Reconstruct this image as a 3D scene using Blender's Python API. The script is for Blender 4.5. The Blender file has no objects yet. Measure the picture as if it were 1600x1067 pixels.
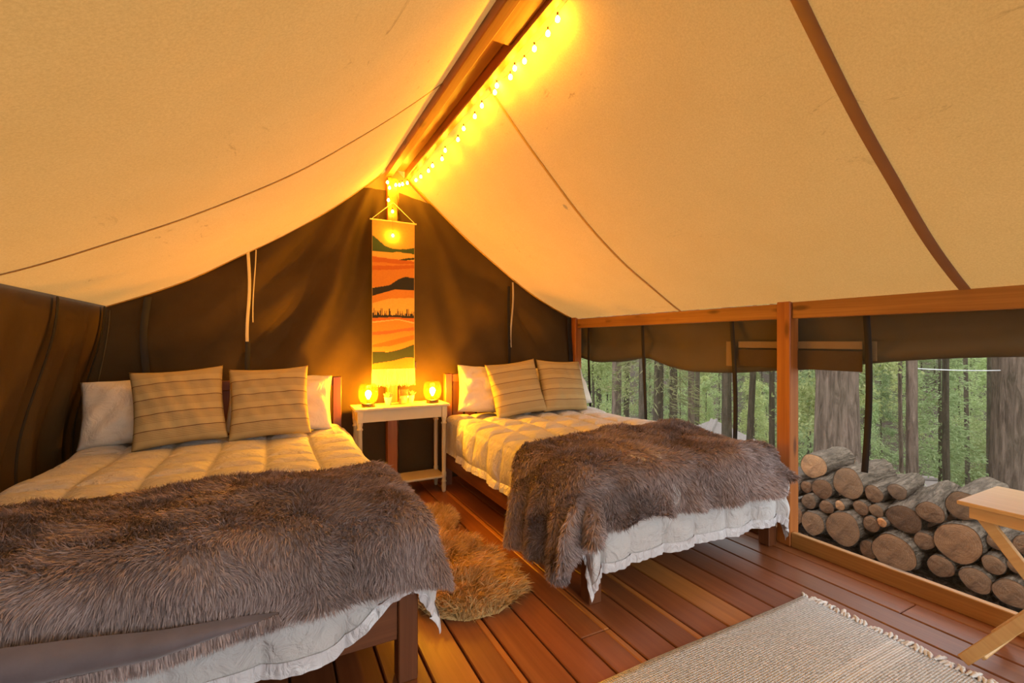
import bpy, math, random
import numpy as np
from mathutils import Vector, Matrix, Euler

rng = np.random.default_rng(7)
random.seed(7)
PI = math.pi
C = bpy.context.scene.collection
S = bpy.context.scene

# ------------------------------------------------------------------ camera, sky, exposure
cam_d = bpy.data.cameras.new('camera'); cam = bpy.data.objects.new('camera', cam_d); C.objects.link(cam)
cam.location = (0, 0, 1.30); cam.rotation_euler = (PI / 2, 0, -math.radians(27.5))
cam_d.sensor_width = 36; cam_d.lens = 16.2; cam_d.clip_start = 0.02; cam_d.clip_end = 300
S.camera = cam
W = bpy.data.worlds.new('overcast_sky'); S.world = W; W.use_nodes = True
bg = W.node_tree.nodes['Background']
bg.inputs['Color'].default_value = (0.93, 0.97, 1.0, 1); bg.inputs['Strength'].default_value = 2.6
S.view_settings.view_transform = 'Standard'; S.view_settings.look = 'None'
S.view_settings.gamma = 1; S.view_settings.use_curve_mapping = False
S.view_settings.exposure = 0.08
AMBER = (1.0, 0.46, 0.018)
STRING_POWER = 320.0      # radiance of a string bulb
LAMP_POWER = 1500.0        # radiance of a table lamp bulb

# ------------------------------------------------------------------ tags
def tag(o, label=None, cat=None, group=None, kind=None):
    if label: o['label'] = label
    if cat: o['category'] = cat
    if group: o['group'] = group
    if kind: o['kind'] = kind
    return o

def empty(name, loc=(0, 0, 0), rz=0, label=None, cat=None, group=None, kind=None):
    o = bpy.data.objects.new(name, None); C.objects.link(o); o.location = loc; o.rotation_euler = (0, 0, rz)
    o.empty_display_size = 0.05
    return tag(o, label, cat, group, kind)

def copy_tree(o, parent=None):
    c = o.copy(); C.objects.link(c)
    if parent is not None:
        c.parent = parent
    for ch in list(o.children):
        copy_tree(ch, c)
    return c

# ------------------------------------------------------------------ materials
class N:
    def __init__(s, name):
        s.m = bpy.data.materials.new(name); s.m.use_nodes = True
        s.t = s.m.node_tree; s.t.nodes.clear()
        s.out = s.t.nodes.new('ShaderNodeOutputMaterial')
    def n(s, typ, **kw):
        nd = s.t.nodes.new(typ)
        for k, v in kw.items():
            if k[0] == '_': setattr(nd, k[1:], v)
            else: s.set(nd, k, v)
        return nd
    def set(s, nd, k, v):
        inp = nd.inputs[int(k[1:])] if (k[0] == 'i' and k[1:].isdigit()) else nd.inputs[k.replace('__', ' ')]
        if isinstance(v, bpy.types.NodeSocket): s.t.links.new(v, inp)
        elif isinstance(v, bpy.types.Node): s.t.links.new(v.outputs[0], inp)
        else:
            if isinstance(v, tuple) and len(v) == 3 and inp.type == 'RGBA': v = v + (1,)
            inp.default_value = v
    def coord(s, which='Object', scale=(1, 1, 1), rot=(0, 0, 0)):
        tc = s.n('ShaderNodeTexCoord')
        mp = s.n('ShaderNodeMapping', Vector=tc.outputs[which], Scale=scale, Rotation=rot)
        return mp.outputs[0]
    def noise(s, vec, scale=5., detail=3., rough=.5, dist=0.):
        return s.n('ShaderNodeTexNoise', Vector=vec, Scale=scale, Detail=detail, Roughness=rough, Distortion=dist).outputs[0]
    def ramp(s, fac, stops):
        r = s.n('ShaderNodeValToRGB', Fac=fac); e = r.color_ramp.elements
        while len(e) < len(stops): e.new(0.5)
        for q, (p, c) in zip(e, stops):
            q.position = p; q.color = tuple(c) + (1,) if len(c) == 3 else c
        return r.outputs[0]
    def mix(s, f, a, b, mode='MIX'):
        x = s.n('ShaderNodeMix', _data_type='RGBA', _blend_type=mode)
        s.set(x, 'i0', f); s.set(x, 'i6', a); s.set(x, 'i7', b)
        return x.outputs[2]
    def math(s, op, a, b=0.):
        x = s.n('ShaderNodeMath', _operation=op, i0=a, i1=b); return x.outputs[0]
    def bump(s, h, strength=.3, dist=.01):
        return s.n('ShaderNodeBump', Height=h, Strength=strength, Distance=dist).outputs[0]
    def bsdf(s, color, rough=.6, normal=None, **kw):
        b = s.n('ShaderNodeBsdfPrincipled', Roughness=rough)
        s.set(b, 'Base Color', color)
        if normal is not None: s.set(b, 'Normal', normal)
        for k, v in kw.items(): s.set(b, k, v)
        return b
    def end(s, sh):
        s.t.links.new(sh.outputs[0] if isinstance(sh, bpy.types.Node) else sh, s.out.inputs[0]); return s.m

def m_plain(name, col, rough=.5, var=.12, scale=12., bump=0., **kw):
    x = N(name); v = x.coord()
    f = x.noise(v, scale, 4)
    c = x.mix(f, tuple(a * (1 - var) for a in col), tuple(min(1, a * (1 + var)) for a in col))
    nm = x.bump(x.noise(v, scale * 5, 3), bump, .004) if bump else None
    return x.end(x.bsdf(c, rough, nm, **kw))

def m_wood(name, dark, light, axis='Z', rough=.45, knots=True, objcol=False, grain=34., coat=0.):
    x = N(name)
    sc = {'X': (.9, grain, grain), 'Y': (grain, .9, grain), 'Z': (grain, grain, .9)}[axis]
    tc = x.n('ShaderNodeTexCoord'); oi = x.n('ShaderNodeObjectInfo')
    off = x.n('ShaderNodeVectorMath', _operation='SCALE', i0=(7.3, 3.1, 5.7)); x.set(off, 'Scale', x.math('MULTIPLY', oi.outputs['Random'], 9.))
    add = x.n('ShaderNodeVectorMath', _operation='ADD', i0=tc.outputs['Object'], i1=off.outputs[0]).outputs[0]
    v = x.n('ShaderNodeMapping', Vector=add, Scale=sc).outputs[0]
    g = x.noise(v, 1.0, 6, .62, .6)
    fine = x.noise(x.n('ShaderNodeMapping', Vector=add, Scale=tuple(a * 3.2 for a in sc)).outputs[0], 1.0, 3)
    col = x.ramp(g, [(.3, dark), (.68, light)])
    col = x.mix(x.math('MULTIPLY', fine, .35), col, tuple(a * .55 for a in dark))
    big = x.noise(add, 2.3, 2)
    col = x.mix(x.math('MULTIPLY', big, .45), col, tuple(a * .7 for a in light))
    if knots:
        ksc = {'X': (2.6, 9, 9), 'Y': (9, 2.6, 9), 'Z': (9, 9, 2.6)}[axis]
        vo = x.n('ShaderNodeTexVoronoi', Vector=x.n('ShaderNodeMapping', Vector=add, Scale=ksc).outputs[0], Scale=1.0)
        k = x.ramp(vo.outputs['Distance'], [(.09, (1, 1, 1)), (.2, (0, 0, 0))])
        col = x.mix(x.math('MULTIPLY', k, .8), col, tuple(a * .28 for a in dark))
    if objcol:
        col = x.mix(1.0, col, oi.outputs['Color'], 'MULTIPLY')
    nm = x.bump(fine, .18, .002)
    return x.end(x.bsdf(col, rough, nm))

def m_canvas_roof():
    x = N('roof_canvas'); v = x.coord('Object')
    weave = x.noise(v, 420., 2, .7)
    mott = x.noise(v, 3.5, 4, .6)
    col = x.mix(mott, (.76, .52, .22), (.84, .595, .275))
    col = x.mix(x.math('MULTIPLY', x.ramp(x.noise(v, 140., 3, .8), [(.35, (0, 0, 0)), (.75, (1, 1, 1))]), .5), col, (.55, .32, .12))
    # scuffs: thin, long brownish rub marks and a few dark spots
    sv = x.coord('Object', (2.2, .9, 2.2), (0, 0, .9))
    sc_ = x.ramp(x.noise(sv, 3.4, 8, .78, 1.6), [(.60, (0, 0, 0)), (.70, (1, 1, 1))])
    gate = x.ramp(x.noise(v, 1.1, 2), [(.46, (0, 0, 0)), (.62, (1, 1, 1))])
    col = x.mix(x.math('MULTIPLY', x.math('MULTIPLY', sc_, gate), .8), col, (.38, .19, .07))
    vo = x.n('ShaderNodeTexVoronoi', Vector=x.coord('Object', (1, 1.8, 1)), Scale=1.15, Randomness=1.0)
    spot = x.ramp(x.math('ADD', vo.outputs['Distance'], x.math('MULTIPLY', x.noise(v, 30., 3), .05)), [(.05, (1, 1, 1)), (.066, (0, 0, 0))])
    col = x.mix(x.math('MULTIPLY', spot, .55), col, (.22, .17, .13))
    nm = x.bump(weave, .12, .002)
    nm2 = x.n('ShaderNodeBump', Height=x.noise(v, 5., 3, .5, .4), Strength=.25, Distance=.03, Normal=nm).outputs[0]
    d = x.n('ShaderNodeBsdfDiffuse', Color=col, Normal=nm2)
    t = x.n('ShaderNodeBsdfTranslucent', Color=x.mix(1.0, col, (1.0, .90, .64), 'MULTIPLY'), Normal=nm2)
    ms = x.n('ShaderNodeMixShader', i0=.18, i1=d.outputs[0], i2=t.outputs[0])
    return x.end(ms)

def m_canvas_dark(name='dark_canvas', a=(.066, .040, .014), b=(.115, .073, .028)):
    x = N(name); v = x.coord('Object')
    col = x.mix(x.noise(v, 4., 4), a, b)
    col = x.mix(x.math('MULTIPLY', x.noise(v, 260., 2), .4), col, tuple(q * .6 for q in a))
    nm = x.bump(x.noise(v, 320., 2), .25, .002)
    return x.end(x.bsdf(col, .85, nm, **{'Specular IOR Level': .15}))

def m_cloth(name, col, wr=.35, scale=9., rough=.85, weave=True):
    x = N(name); v = x.coord('Object')
    c = x.mix(x.noise(v, 3., 3), tuple(q * .93 for q in col), tuple(min(1, q * 1.05) for q in col))
    w1 = x.noise(x.coord('Object', (1, 2.2, 1)), scale, 5, .55, 1.2)
    n1 = x.n('ShaderNodeBump', Height=w1, Strength=wr, Distance=.03).outputs[0]
    n2 = x.n('ShaderNodeBump', Height=x.noise(v, 500., 1), Strength=.08, Distance=.002, Normal=n1).outputs[0]
    return x.end(x.bsdf(c, rough, n2, **{'Specular IOR Level': .2}))

def m_satin():
    x = N('satin'); v = x.coord('Object', (1, 1, .6))
    w1 = x.noise(v, 26., 3, .5, 1.0)
    nm = x.bump(w1, .9, .02)
    return x.end(x.bsdf((.72, .72, .74), .22, nm, **{'Specular IOR Level': .8, 'Sheen Weight': .3}))

def m_stripe():
    x = N('striped_linen'); tc = x.n('ShaderNodeTexCoord')
    sp = x.n('ShaderNodeSeparateXYZ', Vector=tc.outputs['Object'])
    z = sp.outputs['Z']
    wob = x.math('MULTIPLY', x.math('SUBTRACT', x.noise(tc.outputs['Object'], 3., 2), .5), .006)
    zz = x.math('ADD', z, wob)
    fr = x.math('FRACT', x.math('DIVIDE', zz, .098))
    fine = x.math('FRACT', x.math('DIVIDE', zz, .0098))
    bold = x.ramp(fr, [(.0, (1, 1, 1)), (.055, (1, 1, 1)), (.075, (0, 0, 0)), (1., (0, 0, 0))])
    zone = x.ramp(fr, [(.0, (0, 0, 0)), (.42, (0, 0, 0)), (.46, (1, 1, 1)), (1., (1, 1, 1))])
    fl = x.ramp(fine, [(.0, (1, 1, 1)), (.35, (1, 1, 1)), (.45, (0, 0, 0)), (1., (0, 0, 0))])
    col = x.mix(x.math('MULTIPLY', x.math('MULTIPLY', zone, fl), .55), (.50, .385, .185), (.23, .145, .06))
    col = x.mix(x.math('MULTIPLY', bold, .85), col, (.15, .07, .035))
    v = tc.outputs['Object']
    n1 = x.n('ShaderNodeBump', Height=x.noise(v, 7., 4, .5, .8), Strength=.25, Distance=.02).outputs[0]
    n2 = x.n('ShaderNodeBump', Height=x.noise(v, 380., 1), Strength=.15, Distance=.002, Normal=n1).outputs[0]
    return x.end(x.bsdf(col, .9, n2, **{'Specular IOR Level': .15}))

def m_fur(name, a, b, tip):
    x = N(name)
    r = x.n('ShaderNodeAttribute', _attribute_name='strand').outputs['Fac']
    col = x.mix(r, a, b)
    col = x.mix(.22, col, tip)
    return x.end(x.bsdf(col, .62, None, **{'Specular IOR Level': .3}))

def m_glass(name, tint, fac=.12, rough=.03):
    x = N(name)
    lw = x.n('ShaderNodeLayerWeight', Blend=.35)
    tr = x.n('ShaderNodeBsdfTransparent', Color=tint)
    gl = x.n('ShaderNodeBsdfGlossy', Color=(1, .95, .85), Roughness=rough)
    f = x.math('ADD', x.math('MULTIPLY', lw.outputs['Facing'], .35), fac * .3)
    return x.end(x.n('ShaderNodeMixShader', i0=f, i1=tr.outputs[0], i2=gl.outputs[0]))

def m_lampglass():
    x = N('amber_glass'); lw = x.n('ShaderNodeLayerWeight', Blend=.3)
    tr = x.n('ShaderNodeBsdfTransparent', Color=(1.0, .84, .50)); tl = x.n('ShaderNodeBsdfTranslucent', Color=(1.0, .62, .16))
    gl = x.n('ShaderNodeBsdfGlossy', Color=(1, .9, .7), Roughness=.05)
    a = x.n('ShaderNodeMixShader', i0=.015, i1=tr.outputs[0], i2=tl.outputs[0])
    return x.end(x.n('ShaderNodeMixShader', i0=x.math('MULTIPLY', lw.outputs['Facing'], .12), i1=a.outputs[0], i2=gl.outputs[0]))

def m_emit(name, col, strength):
    x = N(name); return x.end(x.n('ShaderNodeEmission', Color=col, Strength=strength))

def m_screen():
    x = N('insect_screen'); v = x.coord('Object')
    d = x.n('ShaderNodeBsdfDiffuse', Color=(.42, .44, .46))
    t = x.n('ShaderNodeBsdfTransparent', Color=(1, 1, 1))
    f = .035                                            # share of the view that the threads cover
    return x.end(x.n('ShaderNodeMixShader', i0=f, i1=t.outputs[0], i2=d.outputs[0]))

def m_bark(name, a, b, vs=(9, 9, 1.3)):
    x = N(name); v = x.coord('Object', vs)
    g = x.noise(v, 2.2, 6, .65, .8)
    col = x.ramp(g, [(.32, a), (.62, b)])
    col = x.mix(x.math('MULTIPLY', x.noise(x.coord(), 2., 2), .3), col, (.16, .17, .09))
    return x.end(x.bsdf(col, .9, x.bump(g, 1.0, .05), **{'Specular IOR Level': .15}))

def m_logend():
    x = N('cut_log_end'); tc = x.n('ShaderNodeTexCoord'); oi = x.n('ShaderNodeObjectInfo')
    sp = x.n('ShaderNodeSeparateXYZ', Vector=tc.outputs['Object'])
    nz = x.math('MULTIPLY', x.math('SUBTRACT', x.noise(tc.outputs['Object'], 9., 3), .5), .035)
    r = x.math('ADD', x.math('SQRT', x.math('ADD', x.math('MULTIPLY', sp.outputs['Y'], sp.outputs['Y']), x.math('MULTIPLY', sp.outputs['Z'], sp.outputs['Z']))), nz)
    ring = x.math('SINE', x.math('MULTIPLY', r, 520.))
    col = x.mix(x.math('MULTIPLY', x.math('ADD', x.math('MULTIPLY', ring, .5), .5), .3), (.52, .37, .25), (.25, .155, .095))
    col = x.mix(x.ramp(x.noise(tc.outputs['Object'], 12., 4, .7), [(.42, (0, 0, 0)), (.7, (.7, .7, .7))]), col, (.20, .15, .12))
    col = x.mix(1., x.mix(1., col, oi.outputs['Color'], 'MULTIPLY'), (.82, .76, .70), 'MULTIPLY')
    nm = x.bump(x.noise(tc.outputs['Object'], 55., 4), .5, .01)
    return x.end(x.bsdf(col, .9, nm, **{'Specular IOR Level': .1}))

def m_leaf(name, a, b):
    x = N(name); oi = x.n('ShaderNodeObjectInfo')
    ge = x.n('ShaderNodeAttribute', _attribute_name='strand').outputs['Fac']
    col = x.mix(ge, a, b)
    col = x.mix(x.math('MULTIPLY', oi.outputs['Random'], .5), col, (.44, .50, .24))
    col = x.mix(1., col, x.ramp(x.math('FRACT', x.math('MULTIPLY', oi.outputs['Random'], 7.31)), [(0., (.58, .60, .56)), (.6, (.92, .93, .86)), (1., (1.1, 1.08, 1.0))]), 'MULTIPLY')
    d = x.n('ShaderNodeBsdfDiffuse', Color=col); t = x.n('ShaderNodeBsdfTranslucent', Color=col)
    return x.end(x.n('ShaderNodeMixShader', i0=.45, i1=d.outputs[0], i2=t.outputs[0]))

def m_ground():
    x = N('forest_litter'); v = x.coord()
    c = x.ramp(x.noise(v, 30., 6, .75), [(.35, (.05, .035, .028)), (.55, (.16, .12, .10)), (.75, (.30, .25, .21))])
    c = x.mix(x.ramp(x.noise(v, .5, 3), [(.45, (0, 0, 0)), (.65, (.5, .5, .5))]), c, (.20, .15, .10))
    return x.end(x.bsdf(c, .95, x.bump(x.noise(v, 60., 5, .7), 1., .03)))

def m_rug():
    x = N('woven_rug'); tc = x.n('ShaderNodeTexCoord'); v = tc.outputs['Object']
    sp = x.n('ShaderNodeSeparateXYZ', Vector=v)
    fx = x.math('FRACT', x.math('DIVIDE', x.math('SUBTRACT', sp.outputs['Y'], .01), .46))
    w1 = x.math('SINE', x.math('MULTIPLY', x.math('ADD', sp.outputs['X'], sp.outputs['Y']), 330.))
    w2 = x.math('SINE', x.math('MULTIPLY', x.math('SUBTRACT', sp.outputs['X'], x.math('MULTIPLY', sp.outputs['Y'], 1.)), 330.))
    w = x.math('MULTIPLY', w1, w2)
    band = x.ramp(fx, [(0., (1, 1, 1)), (.03, (0, 0, 0)), (.08, (1, 1, 1)), (.11, (0, 0, 0)), (.16, (1, 1, 1)), (.19, (0, 0, 0)), (1., (0, 0, 0))])
    nz = x.noise(v, 90., 4, .8)
    dk = x.ramp(x.math('ADD', x.math('MULTIPLY', w, .12), nz), [(.42, (.84, .85, .86)), (.60, (.30, .305, .31))])
    col = x.mix(x.math('MULTIPLY', band, .8), dk, (.88, .88, .87))
    col = x.mix(x.math('MULTIPLY', x.noise(v, 6., 4), .5), col, (.72, .73, .74))
    h = x.math('ADD', w, x.math('MULTIPLY', nz, 1.5))
    return x.end(x.bsdf(col, .95, x.bump(h, .6, .006), **{'Specular IOR Level': .1}))

def m_vcol():
    x = N('printed_cloth')
    a = x.n('ShaderNodeAttribute', _attribute_name='print')
    c = x.mix(x.math('MULTIPLY', x.noise(x.coord(), 60., 3), .5), a.outputs['Color'], x.mix(1., a.outputs['Color'], (.7, .55, .4), 'MULTIPLY'))
    return x.end(x.bsdf(c, .9, x.bump(x.noise(x.coord(), 300., 1), .2, .002)))

M = {}
M['roof'] = m_canvas_roof()
M['dark'] = m_canvas_dark()
M['olive'] = m_canvas_dark('olive_canvas', (.10, .075, .035), (.15, .112, .055))
M['tan'] = m_cloth('tan_canvas', (.50, .35, .17), .2)
M['dulltan'] = m_cloth('dull_tan_canvas', (.26, .18, .085), .2)
M['web'] = m_plain('black_webbing', (.018, .015, .012), .8)
M['tape'] = m_plain('pale_tape', (.62, .52, .34), .8)
M['seam'] = m_plain('brown_seam_tape', (.33, .20, .13), .85)
M['seamthin'] = m_plain('tan_seam_tape', (.42, .27, .14), .85)
M['beamY'] = m_wood('beam_timber_lengthwise', (.22, .07, .022), (.42, .16, .05), 'Y')
M['post'] = m_wood('post_timber', (.32, .085, .013), (.54, .185, .034), 'Z')
M['sill'] = m_wood('sill_timber', (.29, .11, .019), (.56, .26, .06), 'Y')
M['deck'] = m_wood('deck_board', (.23, .078, .028), (.40, .155, .056), 'Y', .36, False, True, 22.)
M['bedX'] = m_wood('bed_wood_crosswise', (.11, .034, .011), (.23, .078, .026), 'X', .4, False)
M['bedY'] = m_wood('bed_wood_lengthwise', (.11, .034, .011), (.23, .078, .026), 'Y', .4, False)
M['bedZ'] = m_wood('bed_wood_upright', (.11, .034, .011), (.23, .078, .026), 'Z', .4, False)
M['pine'] = m_wood('pine', (.62, .33, .10), (.80, .50, .19), 'Y', .4, False)
M['quilt'] = m_cloth('quilted_cotton', (.63, .615, .60), .85, 11.)
M['sheet'] = m_cloth('white_sheet', (.76, .70, .60), .3, 6.)
M['pillow'] = m_cloth('white_pillowcase', (.72, .65, .54), .5, 7.)
M['satin'] = m_satin()
M['stripe'] = m_stripe()
M['fur'] = m_fur('taupe_fur', (.09, .056, .050), (.50, .395, .375), (.62, .52, .50))
M['furbase'] = m_plain('taupe_fur_base', (.36, .28, .26), .95)
M['suede'] = m_plain('grey_suede', (.15, .122, .13), .75, .5, 9., .3, **{'Sheen Weight': .6})
M['sheep'] = m_fur('sheepskin_fur', (.42, .25, .075), (.90, .62, .27), (.95, .74, .38))
M['sheepbase'] = m_plain('sheepskin_base', (.70, .48, .20), .95)
M['cream'] = m_plain('cream_paint', (.62, .53, .32), .45, .06)
M['rug'] = m_rug()
M['fringe'] = m_cloth('rug_fringe', (.80, .78, .75), .4, 30.)
M['lampmetal'] = m_plain('dark_bronze', (.05, .028, .015), .4, **{'Metallic': .6})
M['lampglass'] = m_lampglass()
M['clear'] = m_glass('clear_glass', (.97, .96, .92))
M['pot'] = m_plain('white_ceramic', (.75, .68, .52), .4)
M['succ'] = m_plain('succulent_green', (.25, .32, .12), .5, .4, 40.)
M['wax'] = m_plain('candle_wax', (.80, .66, .38), .5)
M['bulb'] = m_emit('string_bulb_glow', AMBER, STRING_POWER)
M['lampbulb'] = m_emit('lamp_bulb_glow', AMBER, LAMP_POWER)
M['wire'] = m_plain('copper_wire', (.45, .26, .08), .5)
M['print'] = m_vcol()
M['tassel'] = m_cloth('cotton_fringe', (.80, .68, .40), .4, 60.)
M['rod'] = m_plain('pale_rod', (.66, .48, .24), .5)
M['plastic'] = m_plain('brown_plastic', (.06, .03, .015), .4)
M['screen'] = m_screen()
M['bark'] = m_bark('cedar_bark', (.07, .045, .035), (.26, .18, .14))
M['bark2'] = m_bark('dark_bark', (.035, .026, .02), (.13, .095, .07))
M['logbark'] = m_bark('log_bark', (.07, .045, .035), (.28, .20, .15), (3, 16, 16))
M['logend'] = m_logend()
M['leaf1'] = m_leaf('conifer_leaves', (.24, .33, .13), (.62, .72, .42))
M['leaf2'] = m_leaf('broad_leaves', (.30, .36, .13), (.70, .72, .38))
M['leaf3'] = m_leaf('drooping_needles', (.20, .22, .09), (.52, .49, .28))
M['ground'] = m_ground()
M['shingle'] = m_plain('grey_shingles', (.19, .155, .135), .9, .2, 6., .4)
M['cabin'] = m_plain('cabin_boards', (.26, .20, .15), .8)
M['grill'] = m_plain('dark_pane', (.03, .035, .04), .2)
M['cable'] = m_plain('pale_cable', (.75, .75, .75), .6)

# ------------------------------------------------------------------ mesh helpers
def link(name, me, mat, parent=None, smooth=False):
    o = bpy.data.objects.new(name, me); C.objects.link(o)
    if mat is not None and not me.materials: me.materials.append(mat)
    if smooth: me.shade_smooth()
    if parent is not None: o.parent = parent
    return o

def obj(name, v, f, mat, parent=None, smooth=False, loc=None, rot=None):
    me = bpy.data.meshes.new(name); me.from_pydata([tuple(p) for p in v], [], [tuple(q) for q in f]); me.update()
    o = link(name, me, mat, parent, smooth)
    if loc is not None: o.location = loc
    if rot is not None: o.rotation_euler = rot
    return o

def np_mesh(name, V, F, attrs=None):
    """V (n,3) F (m,k)"""
    V = np.asarray(V, np.float32); F = np.asarray(F, np.int32); k = F.shape[1]
    me = bpy.data.meshes.new(name)
    me.vertices.add(len(V)); me.vertices.foreach_set('co', V.ravel())
    me.loops.add(F.size); me.loops.foreach_set('vertex_index', F.ravel())
    me.polygons.add(len(F)); me.polygons.foreach_set('loop_start', np.arange(0, F.size, k, dtype=np.int32))
    me.update(calc_edges=True)
    for an, (ty, data) in (attrs or {}).items():
        a = me.attributes.new(an, ty, 'POINT')
        a.data.foreach_set('color' if ty == 'FLOAT_COLOR' else 'value', np.asarray(data, np.float32).ravel())
    return me

def grid_faces(nu, nv, close_u=False):
    i = np.arange(nu if close_u else nu - 1); j = np.arange(nv - 1)
    I, J = np.meshgrid(i, j, indexing='ij'); I2 = (I + 1) % nu
    return np.stack([I * nv + J, I2 * nv + J, I2 * nv + J + 1, I * nv + J + 1], -1).reshape(-1, 4)

def grid_obj(name, P, mat, parent=None, smooth=True, close_u=False, attrs=None):
    nu, nv, _ = P.shape
    return link(name, np_mesh(name, P.reshape(-1, 3), grid_faces(nu, nv, close_u), attrs), mat, parent, smooth)

def boxvf(cx, cy, cz, sx, sy, sz, ch=0.004):
    """chamfered box: 24 verts"""
    hx, hy, hz = sx / 2, sy / 2, sz / 2; ch = min(ch, hx * .6, hy * .6, hz * .6)
    V = []; idx = {}
    for a in (-1, 1):
        for b in (-1, 1):
            for c in (-1, 1):
                for ax in range(3):
                    d = [hx - ch, hy - ch, hz - ch]; d[ax] = (hx, hy, hz)[ax]
                    idx[(a, b, c, ax)] = len(V); V.append((cx + a * d[0], cy + b * d[1], cz + c * d[2]))
    F = []
    q = lambda *k: [idx[t] for t in k]
    cyc = [(-1, -1), (1, -1), (1, 1), (-1, 1)]
    for s in (-1, 1):
        fx = q(*[(s, b, c, 0) for b, c in cyc]); F.append(fx if s > 0 else fx[::-1])
        fy = q(*[(a, s, c, 1) for a, c in cyc]); F.append(fy[::-1] if s > 0 else fy)
        fz = q(*[(a, b, s, 2) for a, b in cyc]); F.append(fz if s > 0 else fz[::-1])
    for s in (-1, 1):
        for t in (-1, 1):
            for e in (q((s, t, -1, 0), (s, t, 1, 0), (s, t, 1, 1), (s, t, -1, 1)), q((s, -1, t, 0), (s, 1, t, 0), (s, 1, t, 2), (s, -1, t, 2)), q((-1, s, t, 1), (1, s, t, 1), (1, s, t, 2), (-1, s, t, 2))):
                F.append(orient(V, e, (cx, cy, cz)))
            for u in (-1, 1):
                F.append(orient(V, q((s, t, u, 0), (s, t, u, 1), (s, t, u, 2)), (cx, cy, cz)))
    return V, F

def orient(V, f, c):
    a, b, d = (np.array(V[f[k]]) for k in (0, 1, 2))
    n = np.cross(b - a, d - a); m = np.mean([V[i] for i in f], axis=0) - np.array(c)
    return f if np.dot(n, m) > 0 else f[::-1]

def box(name, lo, hi, mat, parent=None, ch=0.004, loc=None, rot=None):
    """box from corner lo to corner hi, origin at its middle"""
    c = [(a + b) / 2 for a, b in zip(lo, hi)]; s = [abs(b - a) for a, b in zip(lo, hi)]
    V, F = boxvf(0, 0, 0, *s, ch)
    o = obj(name, V, F, mat, parent); o.location = c
    if rot is not None: o.rotation_euler = rot
    return o

def bar(name, p, q, w, t, mat, parent=None, side=(1, 0, 0), ch=0.003):
    """timber from p to q; w along the 'side' direction, t across"""
    p, q = Vector(p), Vector(q); d = (q - p); L = d.length; d.normalize()
    sx = Vector(side); sx = (sx - d * sx.dot(d)).normalized(); ty = d.cross(sx)
    V, F = boxvf(0, 0, 0, w, t, L, ch)
    o = obj(name, V, F, mat, parent)
    o.matrix_local = Matrix.Translation((p + q) / 2) @ Matrix((sx, ty, d)).transposed().to_4x4()
    return o

def tube_np(pts, rad, n=8, caps=True):
    pts = np.asarray(pts, float); m = len(pts); rad = np.broadcast_to(np.asarray(rad, float), (m,))
    T = np.gradient(pts, axis=0); T /= np.linalg.norm(T, axis=1, keepdims=True) + 1e-9
    ref = np.array([0, 0, 1.]) if abs(T[0][2]) < .9 else np.array([1., 0, 0])
    V = []; F = []
    A = np.cross(T, ref); A /= np.linalg.norm(A, axis=1, keepdims=True) + 1e-9; B = np.cross(T, A)
    a = np.linspace(0, 2 * PI, n, endpoint=False)
    for i in range(m):
        for k in a: V.append(pts[i] + rad[i] * (A[i] * math.cos(k) + B[i] * math.sin(k)))
    for i in range(m - 1):
        for k in range(n):
            F.append((i * n + k, i * n + (k + 1) % n, (i + 1) * n + (k + 1) % n, (i + 1) * n + k))
    if caps:
        F.append(tuple(range(n))); F.append(tuple(range((m - 1) * n, m * n))[::-1])
    return V, F

def tube(name, pts, rad, mat, parent=None, n=8, smooth=True):
    V, F = tube_np(pts, rad, n); return obj(name, V, F, mat, parent, smooth)

def lathe(name, prof, mat, parent=None, n=20, loc=None, smooth=True, cap=True):
    a = np.linspace(0, 2 * PI, n, endpoint=False); V = []; F = []
    for r, z in prof:
        for k in a: V.append((r * math.cos(k), r * math.sin(k), z))
    m = len(prof)
    for i in range(m - 1):
        for k in range(n): F.append((i * n + k, i * n + (k + 1) % n, (i + 1) * n + (k + 1) % n, (i + 1) * n + k))
    if cap:
        F.append(tuple(range(n))[::-1]); F.append(tuple(range((m - 1) * n, m * n)))
    return obj(name, V, F, mat, parent, smooth, loc)

class Wav:
    """smooth pseudo-noise: a sum of sines with random directions"""
    def __init__(s, seed, f0=1., n=9, dim=2):
        r = np.random.default_rng(seed); s.k = r.normal(size=(n, dim)); s.k /= np.linalg.norm(s.k, axis=1, keepdims=True)
        s.k *= (f0 * (.5 + 1.6 * r.random(n)))[:, None]; s.p = r.random(n) * 6.28; s.n = n
    def __call__(s, *c):
        out = 0
        for k, p in zip(s.k, s.p): out = out + np.sin(sum(a * b for a, b in zip(k, c)) + p)
        return out / math.sqrt(s.n / 2) * .7

def smooth01(x): x = np.clip(x, 0, 1); return x * x * (3 - 2 * x)

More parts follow.
